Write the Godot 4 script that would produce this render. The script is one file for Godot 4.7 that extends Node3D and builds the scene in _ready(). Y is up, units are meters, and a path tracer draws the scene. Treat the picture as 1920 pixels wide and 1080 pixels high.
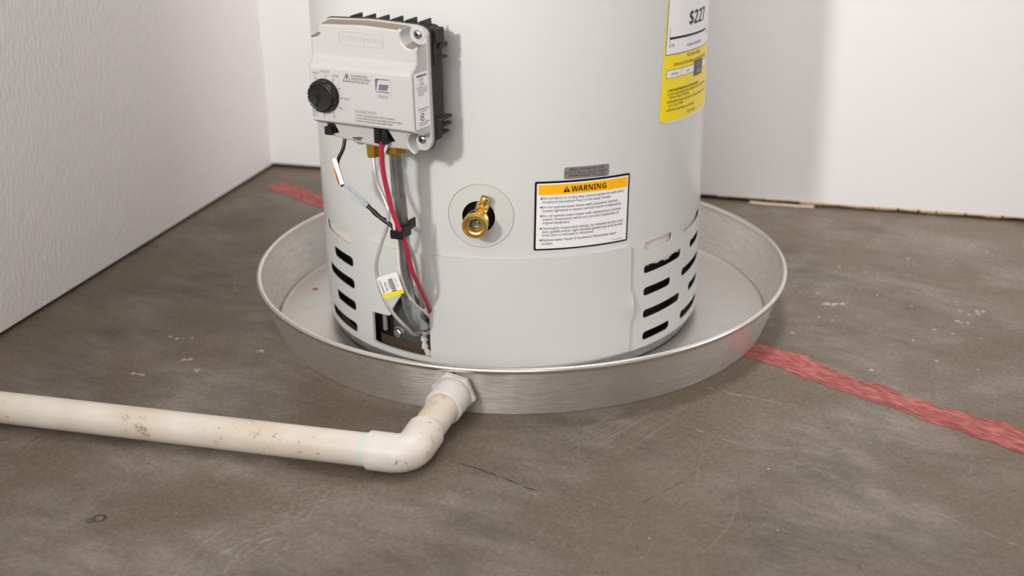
extends Node3D
# Gas water heater standing in an aluminium drain pan in the corner of a room.

const C := Vector3(0.0016, 0.0, -0.0008)      # axis of the heater
const PAN := Vector3(0.0131, 0.0, 0.0)        # axis of the pan
const R := 0.254                              # jacket radius
const LIFT := 0.0035                          # the heater stands on the pan's bottom
const VALVE_TURN := -27.0
const CORNER := Vector3(-0.4473, 0.0, -0.6776)
const ALONG_BACK := Vector3(0.95884, 0.0, 0.28394)
const ALONG_LEFT := Vector3(-0.29907, 0.0, 0.95423)

var names := {}
var rng := RandomNumberGenerator.new()
var sans: SystemFont
var bold: SystemFont
var M := {}
var heater: Node3D
var valve: Node3D


class Geo:
	var v := PackedVector3Array()
	var n := PackedVector3Array()
	var uv := PackedVector2Array()
	var idx := PackedInt32Array()

	func vert(p: Vector3, nn: Vector3, t := Vector2.ZERO) -> int:
		v.append(p)
		n.append(nn)
		uv.append(t)
		return v.size() - 1

	func tri(a: int, b: int, c: int) -> void:
		var cr := (v[b] - v[a]).cross(v[c] - v[a])
		if cr.length_squared() < 1e-20:
			return
		if cr.dot(n[a] + n[b] + n[c]) > 0.0:
			idx.append_array(PackedInt32Array([a, c, b]))
		else:
			idx.append_array(PackedInt32Array([a, b, c]))

	func quad(a: int, b: int, c: int, d: int) -> void:
		tri(a, b, c)
		tri(a, c, d)

	func face(pts: Array, nn: Vector3, t := Vector2.ZERO) -> void:
		var first := v.size()
		for p in pts:
			vert(p, nn, t)
		for i in range(1, pts.size() - 1):
			tri(first, first + i, first + i + 1)

	func mesh() -> ArrayMesh:
		var a := []
		a.resize(Mesh.ARRAY_MAX)
		a[Mesh.ARRAY_VERTEX] = v
		a[Mesh.ARRAY_NORMAL] = n
		a[Mesh.ARRAY_TEX_UV] = uv
		a[Mesh.ARRAY_INDEX] = idx
		var m := ArrayMesh.new()
		m.add_surface_from_arrays(Mesh.PRIMITIVE_TRIANGLES, a)
		return m


# ---------------------------------------------------------------- helpers

func numbered(called: String) -> String:
	if not names.has(called):
		names[called] = 0
		return called
	names[called] += 1
	return "%s_%03d" % [called, names[called]]


func tag(o: Node3D, label: String, category: String, group := "") -> void:
	o.set_meta("label", label)
	o.set_meta("category", category)
	if group:
		o.set_meta("group", group)


func put(called: String, g: Geo, m: Material, parent: Node3D = self, label := "") -> MeshInstance3D:
	var o := MeshInstance3D.new()
	o.name = numbered(called) if parent == self else called
	o.mesh = g.mesh()
	o.material_override = m
	parent.add_child(o, true)
	if parent == heater:
		o.position = Vector3(0, -LIFT, 0)
	if label:
		o.set_meta("label", label)
	return o


func struct(called: String, g: Geo, m: Material) -> MeshInstance3D:
	var o := put(called, g, m)
	o.set_meta("kind", "structure")
	return o


func mat(c: Color, rough := 0.6, metal := 0.0, spec := 0.5) -> StandardMaterial3D:
	var m := StandardMaterial3D.new()
	m.albedo_color = c
	m.roughness = rough
	m.metallic = metal
	m.metallic_specular = spec
	return m


func noise(freq: float, seed_: int, octaves := 4, kind := FastNoiseLite.TYPE_SIMPLEX_SMOOTH) -> FastNoiseLite:
	var f := FastNoiseLite.new()
	f.noise_type = kind
	f.seed = seed_
	f.frequency = freq
	f.fractal_octaves = octaves
	return f


func noise_tex(f: FastNoiseLite, size := 512, ramp: Array = []) -> ImageTexture:
	var im := f.get_seamless_image(size, size)
	if ramp.size():
		im.convert(Image.FORMAT_RGB8)
		var out := Image.create(size, size, false, Image.FORMAT_RGB8)
		var a: Color = ramp[0]
		var b: Color = ramp[1]
		var src := im.get_data()
		var dst := PackedByteArray()
		dst.resize(size * size * 3)
		for i in size * size:
			var k := src[i * 3] / 255.0
			dst[i * 3] = int(255.0 * lerpf(a.r, b.r, k))
			dst[i * 3 + 1] = int(255.0 * lerpf(a.g, b.g, k))
			dst[i * 3 + 2] = int(255.0 * lerpf(a.b, b.b, k))
		out.set_data(size, size, false, Image.FORMAT_RGB8, dst)
		im = out
	return ImageTexture.create_from_image(im)


func relief(m: StandardMaterial3D, f: FastNoiseLite, scale_cm: float, per_metre: float, size := 512) -> void:
	m.heightmap_enabled = true
	m.heightmap_texture = noise_tex(f, size)
	m.heightmap_scale = scale_cm
	m.uv1_triplanar = true
	m.uv1_world_triplanar = true
	m.uv1_scale = Vector3.ONE * per_metre


# a point round the heater: arc length s on the jacket, height y, radius r
func bent(s: float, y: float, r: float) -> Vector3:
	return Vector3(sin(s / R) * r, y, cos(s / R) * r)


func out_of(s: float) -> Vector3:
	return Vector3(sin(s / R), 0, cos(s / R))


func arc(deg: float) -> float:
	return deg_to_rad(deg) * R


# a point in a frame turned by deg about the heater's axis: u across, y up, r out
func bx(u: float, y: float, r: float, deg := VALVE_TURN) -> Vector3:
	var a := deg_to_rad(deg)
	return Vector3(sin(a) * r + cos(a) * u, y, cos(a) * r - sin(a) * u)


func bdir(u: float, y: float, r: float, deg := VALVE_TURN) -> Vector3:
	return bx(u, y, r, deg).normalized()


func bpath(a: Array, deg := VALVE_TURN) -> Array:
	return a.map(func(p: Vector3): return bx(p.x, p.y, p.z, deg))


func rounded(x0: float, y0: float, x1: float, y1: float, r: float, k := 5) -> PackedVector2Array:
	var p := PackedVector2Array()
	for c in [[x1 - r, y0 + r, -PI / 2], [x1 - r, y1 - r, 0.0], [x0 + r, y1 - r, PI / 2], [x0 + r, y0 + r, PI]]:
		for i in k + 1:
			var a: float = c[2] + PI / 2 * i / k
			p.append(Vector2(c[0] + cos(a) * r, c[1] + sin(a) * r))
	return p


func circle(x: float, y: float, r: float, k := 40) -> PackedVector2Array:
	var p := PackedVector2Array()
	for i in k:
		p.append(Vector2(x + cos(TAU * i / k) * r, y + sin(TAU * i / k) * r))
	return p


# corner-rounded copy of a polygon
func soften(poly: Array, r: float, k := 4) -> PackedVector2Array:
	var out := PackedVector2Array()
	var cnt := poly.size()
	for i in cnt:
		var a: Vector2 = poly[(i + cnt - 1) % cnt]
		var b: Vector2 = poly[i]
		var c: Vector2 = poly[(i + 1) % cnt]
		var d := minf(r, minf(a.distance_to(b), b.distance_to(c)) * 0.45)
		var p := b + (a - b).normalized() * d
		var q := b + (c - b).normalized() * d
		for j in k + 1:
			var t := float(j) / k
			out.append(p.lerp(b, t).lerp(b.lerp(q, t), t))
	return out


# the engine's planar geometry is coarse below a millimetre: work on copies a thousand times as large
func grown(poly: PackedVector2Array, k := 1000.0) -> PackedVector2Array:
	var out := PackedVector2Array()
	for p in poly:
		out.append(p * k)
	return out


func cut_up(poly: PackedVector2Array) -> PackedInt32Array:
	return Geometry2D.triangulate_polygon(grown(poly))


# pieces of a polygon with holes, cut into strips across x (or y) so that each piece has no hole
func pieces(outline: PackedVector2Array, holes: Array, step: float, across_y := false, cuts: Array = []) -> Array:
	var lo := Vector2(INF, INF)
	var hi := -lo
	for p in outline:
		lo = lo.min(p)
		hi = hi.max(p)
	var a := lo.y if across_y else lo.x
	var b := hi.y if across_y else hi.x
	var at := []
	if cuts.size():
		at = cuts.filter(func(c): return c > a and c < b)
		at.push_front(a)
		at.push_back(b)
	else:
		var k := maxi(1, ceili((b - a) / step))
		for i in k + 1:
			at.append(lerpf(a, b, float(i) / k))
	var out := []
	for i in at.size() - 1:
		var p := float(at[i])
		var q := float(at[i + 1])
		var e := 1.0
		var strip := PackedVector2Array([Vector2(p, lo.y - e), Vector2(q, lo.y - e), Vector2(q, hi.y + e), Vector2(p, hi.y + e)])
		if across_y:
			strip = PackedVector2Array([Vector2(lo.x - e, p), Vector2(hi.x + e, p), Vector2(hi.x + e, q), Vector2(lo.x - e, q)])
		var parts := Geometry2D.intersect_polygons(grown(outline), grown(strip))
		for h in holes:
			var rest: Array[PackedVector2Array] = []
			for s in parts:
				rest.append_array(Geometry2D.clip_polygons(s, grown(h)))
			parts = rest
		for s in parts:
			if s.size() >= 3:
				out.append({"poly": grown(s, 0.001), "a": p if i > 0 else -INF, "b": q if i < at.size() - 2 else INF})
	return out


# a sheet bent round the heater: front at radius r, thick t (0: a print without depth)
func sheet(g: Geo, outline: PackedVector2Array, holes: Array, r: float, t: float, step := 0.005, place = null) -> void:
	var lo := Vector2(INF, INF)
	var hi := -lo
	for p in outline:
		lo = lo.min(p)
		hi = hi.max(p)
	for s in pieces(outline, holes, step):
		var poly: PackedVector2Array = s.poly
		var tris := cut_up(poly)
		var f := g.v.size()
		for p in poly:
			var q: Vector2 = place.call(p) if place != null else p
			g.vert(bent(q.x, q.y, r), out_of(q.x), (p - lo) / (hi - lo))
		for i in range(0, tris.size(), 3):
			g.tri(f + tris[i], f + tris[i + 1], f + tris[i + 2])
		if t <= 0.0:
			continue
		f = g.v.size()
		for p in poly:
			var q: Vector2 = place.call(p) if place != null else p
			g.vert(bent(q.x, q.y, r - t), -out_of(q.x))
		for i in range(0, tris.size(), 3):
			g.tri(f + tris[i], f + tris[i + 1], f + tris[i + 2])
		var turn := -1.0 if Geometry2D.is_polygon_clockwise(poly) else 1.0
		for i in poly.size():
			var p := poly[i]
			var q := poly[(i + 1) % poly.size()]
			if absf(p.x - q.x) < 2e-6 and (absf(p.x - s.a) < 2e-6 or absf(p.x - s.b) < 2e-6):
				continue
			var d := (q - p).normalized() * turn
			if place != null:
				p = place.call(p)
				q = place.call(q)
			var nn := out_of(p.x).cross(Vector3.UP) * -d.y + Vector3.UP * -d.x
			g.face([bent(p.x, p.y, r), bent(q.x, q.y, r), bent(q.x, q.y, r - t), bent(p.x, p.y, r - t)], nn)


# revolve a profile of (radius, height) about an axis; corners sharper than 35 degrees stay sharp
func lathe(g: Geo, profile: Array, at: Vector3, axis: Vector3, segs := 48, scallop = null) -> void:
	var z := axis.normalized()
	var x := z.cross(Vector3.UP if absf(z.y) < 0.9 else Vector3.RIGHT).normalized()
	var y := z.cross(x)
	var segn := []
	for i in profile.size() - 1:
		var d: Vector2 = (profile[i + 1] - profile[i]).normalized()
		segn.append(Vector2(d.y, -d.x))
	for i in profile.size() - 1:
		var n0: Vector2 = segn[i]
		var n1: Vector2 = segn[i]
		if i > 0 and n0.dot(segn[i - 1]) > 0.8:
			n0 = (n0 + segn[i - 1]).normalized()
		if i < segn.size() - 1 and n1.dot(segn[i + 1]) > 0.8:
			n1 = (n1 + segn[i + 1]).normalized()
		var f := g.v.size()
		for k in segs + 1:
			var a := TAU * k / segs
			var e := x * cos(a) + y * sin(a)
			for j in 2:
				var p: Vector2 = profile[i + j]
				var nn: Vector2 = n0 if j == 0 else n1
				var rr := p.x
				if scallop != null:
					rr *= scallop.call(a, p)
				g.vert(at + e * rr + z * p.y, (e * nn.x + z * nn.y).normalized(), Vector2(float(k) / segs, float(i + j) / (profile.size() - 1)))
		for k in segs:
			g.quad(f + 2 * k, f + 2 * k + 1, f + 2 * k + 3, f + 2 * k + 2)


func hexagon(g: Geo, at: Vector3, axis: Vector3, flats: float, h: float, bevel: float, spin := 0.0) -> void:
	var z := axis.normalized()
	var x := z.cross(Vector3.UP if absf(z.y) < 0.9 else Vector3.RIGHT).normalized().rotated(z, spin)
	var y := z.cross(x)
	var rr := flats / sqrt(3.0)
	var ring := func(k: float, hh: float) -> Array:
		var p := []
		for i in 6:
			var a := TAU * i / 6
			p.append(at + (x * cos(a) + y * sin(a)) * k + z * hh)
		return p
	var r0: Array = ring.call(rr - bevel, 0.0)
	var r1: Array = ring.call(rr, bevel)
	var r2: Array = ring.call(rr, h - bevel)
	var r3: Array = ring.call(rr - bevel, h)
	for i in 6:
		var j := (i + 1) % 6
		var a := TAU * (i + 0.5) / 6
		var e := x * cos(a) + y * sin(a)
		g.face([r0[i], r0[j], r1[j], r1[i]], (e - z).normalized())
		g.face([r1[i], r1[j], r2[j], r2[i]], e)
		g.face([r2[i], r2[j], r3[j], r3[i]], (e + z).normalized())
	g.face(r3, z)
	g.face(r0, -z)


func smooth_path(pts: Array, per := 6) -> Array:
	var out := []
	for i in pts.size() - 1:
		var a: Vector3 = pts[maxi(i - 1, 0)]
		var b: Vector3 = pts[i]
		var c: Vector3 = pts[i + 1]
		var d: Vector3 = pts[mini(i + 2, pts.size() - 1)]
		for k in per:
			out.append(b.cubic_interpolate(c, a, d, float(k) / per))
	out.append(pts[-1])
	return out


# a round tube along a path; radius may be a number or a callable of the share of the length
func tube(g: Geo, pts: Array, radius: Variant, segs := 14, caps := true, v_scale := 1.0) -> void:
	var total := 0.0
	for i in range(1, pts.size()):
		total += pts[i].distance_to(pts[i - 1])
	var x := Vector3.ZERO
	var run := 0.0
	var f := g.v.size()
	var last: Vector3
	for i in pts.size():
		var d: Vector3 = (pts[mini(i + 1, pts.size() - 1)] - pts[maxi(i - 1, 0)]).normalized()
		if i == 0:
			x = d.cross(Vector3.UP if absf(d.y) < 0.9 else Vector3.RIGHT).normalized()
		else:
			x = (x - d * x.dot(d)).normalized()
			run += pts[i].distance_to(last)
		last = pts[i]
		var y := d.cross(x)
		var r: float = radius if radius is float else radius.call(run / total)
		for k in segs + 1:
			var a := TAU * k / segs
			var e := x * cos(a) + y * sin(a)
			g.vert(pts[i] + e * r, e, Vector2(float(k) / segs, run * v_scale))
	for i in pts.size() - 1:
		for k in segs:
			var q := f + i * (segs + 1) + k
			g.quad(q, q + 1, q + segs + 2, q + segs + 1)
	if caps:
		for e in [0, pts.size() - 1]:
			var ring := []
			for k in segs:
				ring.append(g.v[f + e * (segs + 1) + k])
			var nn: Vector3 = (pts[0] - pts[1]).normalized() if e == 0 else (pts[-1] - pts[-2]).normalized()
			g.face(ring, nn)


# box with chamfered edges in a frame
func block(g: Geo, fr: Transform3D, size: Vector3, c := 0.0006) -> void:
	var h := size / 2
	c = minf(c, minf(h.x, minf(h.y, h.z)) * 0.8)
	for ax in 3:
		for s in [-1.0, 1.0]:
			var nrm := Vector3.ZERO
			nrm[ax] = s
			var u := (ax + 1) % 3
			var w := (ax + 2) % 3
			var pts := []
			for q in [[-1, -1], [1, -1], [1, 1], [-1, 1]]:
				var p := Vector3.ZERO
				p[ax] = s * h[ax]
				p[u] = q[0] * (h[u] - c)
				p[w] = q[1] * (h[w] - c)
				pts.append(fr * p)
			g.face(pts, (fr.basis * nrm).normalized())
			for s2 in [-1.0, 1.0]:      # edge chamfers between ax and u
				var a := Vector3.ZERO
				a[ax] = s * h[ax]
				a[u] = s2 * (h[u] - c)
				var b := Vector3.ZERO
				b[ax] = s * (h[ax] - c)
				b[u] = s2 * h[u]
				var n2 := Vector3.ZERO
				n2[ax] = s
				n2[u] = s2
				var e := Vector3.ZERO
				e[w] = h[w] - c
				g.face([fr * (a - e), fr * (a + e), fr * (b + e), fr * (b - e)], (fr.basis * n2).normalized())
	for sx in [-1.0, 1.0]:
		for sy in [-1.0, 1.0]:
			for sz in [-1.0, 1.0]:
				var s := Vector3(sx, sy, sz)
				var pts := []
				for ax in 3:
					var p := (h - Vector3.ONE * c) * s
					p[ax] = s[ax] * h[ax]
					pts.append(fr * p)
				g.face(pts, (fr.basis * s).normalized())


# box between two corners in the (u, y, r) frame
func bblock(g: Geo, a: Vector3, b: Vector3, c := 0.0006, deg := VALVE_TURN, spin := 0.0) -> void:
	var m := (a + b) / 2
	var rot := Basis(bdir(1, 0, 0, deg), Vector3.UP, bdir(0, 0, 1, deg)) * Basis(Vector3(0, 0, 1), spin)
	block(g, Transform3D(rot, bx(m.x, m.y, m.z, deg)), (b - a).abs(), c)


var text_cache := {}

# flat lettering: x, y of the baseline's start, cap height and (optional) width; place maps (x, y) to [point, normal]
func write(g: Geo, s: String, font: Font, x: float, y: float, cap: float, width: float, place: Callable) -> void:
	var key := [s, font]
	if not text_cache.has(key):
		var t := TextMesh.new()
		t.text = s
		t.font = font
		t.font_size = 48
		t.pixel_size = 0.01
		t.depth = 0.0
		t.curve_step = 2.0
		t.horizontal_alignment = HORIZONTAL_ALIGNMENT_LEFT
		t.vertical_alignment = VERTICAL_ALIGNMENT_BOTTOM
		text_cache[key] = t.get_mesh_arrays()
	var arr: Array = text_cache[key]
	if arr.is_empty():
		return
	var vv: PackedVector3Array = arr[Mesh.ARRAY_VERTEX]
	var ii: PackedInt32Array = arr[Mesh.ARRAY_INDEX]
	if vv.is_empty():
		return
	var lo := INF
	var hi := -INF
	for p in vv:
		lo = minf(lo, p.x)
		hi = maxf(hi, p.x)
	if not text_cache.has(["base", font]):
		var hcap := TextMesh.new()
		hcap.text = "H"
		hcap.font = font
		hcap.font_size = 48
		hcap.pixel_size = 0.01
		hcap.depth = 0.0
		hcap.vertical_alignment = VERTICAL_ALIGNMENT_BOTTOM
		var bb := Vector2(INF, -INF)
		for p in hcap.get_mesh_arrays()[Mesh.ARRAY_VERTEX]:
			bb = Vector2(minf(bb.x, p.y), maxf(bb.y, p.y))
		text_cache[["base", font]] = bb
	var base: Vector2 = text_cache[["base", font]]
	var ky := cap / (base.y - base.x)
	var kx := width / (hi - lo) if width > 0.0 else ky
	var f := g.v.size()
	for p in vv:
		var q: Array = place.call(x + (p.x - lo) * kx, y + (p.y - base.x) * ky)
		g.vert(q[0], q[1])
	for i in range(0, ii.size(), 3):
		g.tri(f + ii[i], f + ii[i + 1], f + ii[i + 2])


# flat polygon through a placing map
func patch(g: Geo, poly: PackedVector2Array, place: Callable) -> void:
	var tris := cut_up(poly)
	var f := g.v.size()
	for p in poly:
		var q: Array = place.call(p.x, p.y)
		g.vert(q[0], q[1])
	for i in range(0, tris.size(), 3):
		g.tri(f + tris[i], f + tris[i + 1], f + tris[i + 2])


func bar(x0: float, y0: float, x1: float, y1: float, w: float) -> PackedVector2Array:
	var d := (Vector2(x1, y1) - Vector2(x0, y0)).normalized().orthogonal() * w / 2
	return PackedVector2Array([Vector2(x0, y0) + d, Vector2(x1, y1) + d, Vector2(x1, y1) - d, Vector2(x0, y0) - d])


# prism of an outline in the (u, y) plane of the valve between two radii, chamfered in front
func slab(g: Geo, poly: PackedVector2Array, r0: float, r1: float, bevel := 0.0, deg := VALVE_TURN) -> void:
	var inner := poly
	if bevel > 0.0:
		inner = inset(poly, bevel)
	var cnt := poly.size()
	for i in cnt:
		var j := (i + 1) % cnt
		var nn := edge_normal(poly, i)
		var n3 := bdir(nn.x, nn.y, 0, deg)
		g.face([bx(poly[i].x, poly[i].y, r0, deg), bx(poly[j].x, poly[j].y, r0, deg), bx(poly[j].x, poly[j].y, r1 - bevel, deg), bx(poly[i].x, poly[i].y, r1 - bevel, deg)], n3)
		if bevel > 0.0:
			g.face([bx(poly[i].x, poly[i].y, r1 - bevel, deg), bx(poly[j].x, poly[j].y, r1 - bevel, deg), bx(inner[j].x, inner[j].y, r1, deg), bx(inner[i].x, inner[i].y, r1, deg)], (n3 + bdir(0, 0, 1, deg)).normalized())
	patch(g, inner, func(u, y): return [bx(u, y, r1, deg), bdir(0, 0, 1, deg)])
	patch(g, poly, func(u, y): return [bx(u, y, r0, deg), -bdir(0, 0, 1, deg)])


func edge_normal(poly: PackedVector2Array, i: int) -> Vector2:
	var d := (poly[(i + 1) % poly.size()] - poly[i]).normalized()
	return Vector2(d.y, -d.x) * (-1.0 if Geometry2D.is_polygon_clockwise(poly) else 1.0)


func vertex_normals(poly: PackedVector2Array) -> PackedVector2Array:
	var out := PackedVector2Array()
	for i in poly.size():
		out.append((edge_normal(poly, i) + edge_normal(poly, (i + poly.size() - 1) % poly.size())).normalized())
	return out


func inset(poly: PackedVector2Array, d: float) -> PackedVector2Array:
	var nn := vertex_normals(poly)
	var out := PackedVector2Array()
	for i in poly.size():
		out.append(poly[i] - nn[i] * d)
	return out


func screw_head(called: String, at: Vector3, axis: Vector3, r: float, parent: Node3D, hexed := false) -> void:
	var g := Geo.new()
	if hexed:
		lathe(g, [Vector2(0, 0), Vector2(r * 1.35, 0), Vector2(r * 1.35, r * 0.2), Vector2(r, r * 0.3)], at, axis, 24)
		hexagon(g, at + axis * r * 0.2, axis, r * 1.7, r * 0.8, r * 0.12, 0.3)
	else:
		lathe(g, [Vector2(0, 0), Vector2(r, 0), Vector2(r, r * 0.25), Vector2(r * 0.8, r * 0.55), Vector2(r * 0.4, r * 0.7), Vector2(r * 0.36, r * 0.3), Vector2(0.0, r * 0.3)], at, axis, 24)
	var o := put(called, g, M.zinc, parent)
	if not hexed:
		var x := Geo.new()
		var bas := Basis.looking_at(-axis, Vector3.UP)
		for k in 2:
			block(x, Transform3D(bas * Basis(Vector3(0, 0, 1), 0.5 + k * PI / 2), at + axis * r * 0.66), Vector3(r * 1.0, r * 0.22, r * 0.1), 0.0)
		var grv := put("recess", x, M.black, o) if parent == self else null
		if grv == null:
			var joined := Geo.new()
			joined = x
			put("screw_recess", joined, M.black, parent)


# ---------------------------------------------------------------- scene

func _ready() -> void:
	# camera
	var cam := Camera3D.new()
	cam.name = "camera"
	cam.fov = 24.709
	cam.near = 0.05
	cam.transform = Transform3D(Basis(Vector3(0.99986141, -0.01541455, 0.00628847), Vector3(0.01664792, 0.92578615, -0.37768088), Vector3(0.0, 0.37773323, 0.92591447)).orthonormalized(), Vector3(0, 0.7172778, 1.70254289))
	var lens := CameraAttributesPhysical.new()
	lens.frustum_focal_length = 54.8
	lens.frustum_focus_distance = 1.47
	lens.exposure_aperture = 5.0
	add_child(cam)
	cam.attributes = lens
	cam.fov = 24.709
	# sky and exposure: a closed room, so the sky hardly matters
	var we := WorldEnvironment.new()
	we.name = "environment"
	var env := Environment.new()
	env.background_mode = Environment.BG_COLOR
	env.background_color = Color(0.72, 0.76, 0.8)
	env.tonemap_mode = Environment.TONE_MAPPER_LINEAR
	env.tonemap_exposure = 0.49
	env.sdfgi_enabled = true
	env.ssao_enabled = true
	env.ssil_enabled = true
	we.environment = env
	add_child(we)
	# lights: an unseen key lamp left behind the camera, and an unseen ceiling light
	lamp("work_light_unseen", Vector3(-1.22, 1.50, 2.70), Vector3(0.06, 0.50, -0.35), Vector2(0.24, 0.24), Color(1.0, 0.99, 0.975), 15.0, 20.5)
	lamp("ceiling_glow_unseen", Vector3(0.38, 2.40, 0.10), Vector3(0.16, 0.0, -0.25), Vector2(0.7, 0.7), Color(0.995, 0.985, 0.985), 10.5, 46.0)
	# added fill light, in the shape of a window in the front and right walls
	var front := CORNER + ALONG_LEFT * 3.80 + ALONG_BACK * 1.22 + Vector3(0, 1.62, 0)
	lamp("window_fill_glow", front, front - ALONG_LEFT, Vector2(1.3, 1.1), Color(0.995, 0.985, 0.985), 6.6)
	var right := CORNER + ALONG_BACK * 2.95 + ALONG_LEFT * 0.36 + Vector3(0, 1.15, 0)
	lamp("window_fill_glow", right, right - ALONG_BACK, Vector2(0.8, 1.2), Color(0.995, 0.985, 0.985), 1.9)

	rng.seed = 7
	sans = SystemFont.new()
	sans.font_names = PackedStringArray(["Droid Sans"])
	bold = SystemFont.new()
	bold.font_names = PackedStringArray(["Droid Sans"])
	bold.font_weight = 700
	materials()
	room()
	pan()
	heater = Node3D.new()
	heater.name = numbered("water_heater")
	add_child(heater)
	heater.position = C + Vector3(0, LIFT, 0)
	tag(heater, "pale grey gas water heater with control box and labels standing in the round metal pan", "water heater")
	jacket()
	burner_opening()
	gas_valve()
	tubes_and_wires()
	drain_valve()
	labels()
	drain_pipe()


var added_windows := 0

func lamp(called: String, at: Vector3, to: Vector3, size: Vector2, c: Color, energy: float, cone := 0.0) -> void:
	var l: Light3D = SpotLight3D.new() if cone > 0.0 else AreaLight3D.new()
	l.name = called
	add_child(l, true)
	var up := Vector3.UP if absf((to - at).normalized().y) < 0.99 else Vector3.BACK
	l.look_at_from_position(at, to, up)
	if cone > 0.0:
		l.set("spot_angle", cone)
		l.set("spot_angle_attenuation", 1.0)
		l.set("spot_range", 12.0)
		l.set("spot_attenuation", 2.0)
	else:
		l.set("area_size", size)
		l.set("area_normalize_energy", true)
		l.set("area_range", 12.0)
	l.light_color = c
	l.light_energy = energy
	l.light_size = size.x / 2.0 if cone > 0.0 else 0.05
	l.shadow_enabled = true
	# the unseen fitting behind it; each window frame and its glow is added
	var fit := Node3D.new()
	if called.begins_with("window"):
		added_windows += 1
	fit.name = numbered("unseen_key_lamp" if called.begins_with("work") else "unseen_ceiling_lamp" if called.begins_with("ceiling") else "added_window_%d" % added_windows)  # lamps are out of view; each window is added as fill light
	add_child(fit)
	fit.global_transform = l.global_transform
	var g := Geo.new()
	block(g, Transform3D(Basis(), Vector3(0, 0, 0.03)), Vector3(size.x + 0.03, size.y + 0.03, 0.045), 0.004)
	put("added_window_frame" if called.begins_with("window") else "housing", g, mat(Color(0.85, 0.85, 0.84), 0.5), fit)
	g = Geo.new()
	g.face([Vector3(-size.x / 2, -size.y / 2, 0.004), Vector3(size.x / 2, -size.y / 2, 0.004), Vector3(size.x / 2, size.y / 2, 0.004), Vector3(-size.x / 2, size.y / 2, 0.004)], Vector3(0, 0, -1))
	var gm := mat(Color(0.9, 0.9, 0.9), 0.5)
	gm.emission_enabled = true
	gm.emission = c
	gm.emission_energy_multiplier = 1.0
	put("added_pane" if called.begins_with("window") else "diffuser", g, gm, fit)
	if called.begins_with("work"):
		g = Geo.new()
		tube(g, [Vector3(at.x - 0.03, at.y - 0.11, at.z + 0.05), Vector3(at.x - 0.03, 0.5, at.z + 0.05)], 0.01, 12)
		for k in 3:
			var a := TAU * k / 3 + 0.4
			tube(g, [Vector3(at.x - 0.03, 0.5, at.z + 0.05), Vector3(at.x - 0.03 + cos(a) * 0.28, 0.006, at.z + 0.05 + sin(a) * 0.28)], 0.007, 10)
		var st := put("stand", g, mat(Color(0.1, 0.1, 0.1), 0.5), self)
		remove_child(st)
		fit.add_child(st)
		st.global_transform = Transform3D()
		names.erase("stand")
		tag(fit, "unseen square lamp on a black tripod beside the left wall, placed to light the heater", "lamp")
	elif called.begins_with("ceiling"):
		tag(fit, "unseen flat square lamp under the ceiling, placed to light the corner", "lamp")
	else:
		fit.set_meta("kind", "structure")


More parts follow.
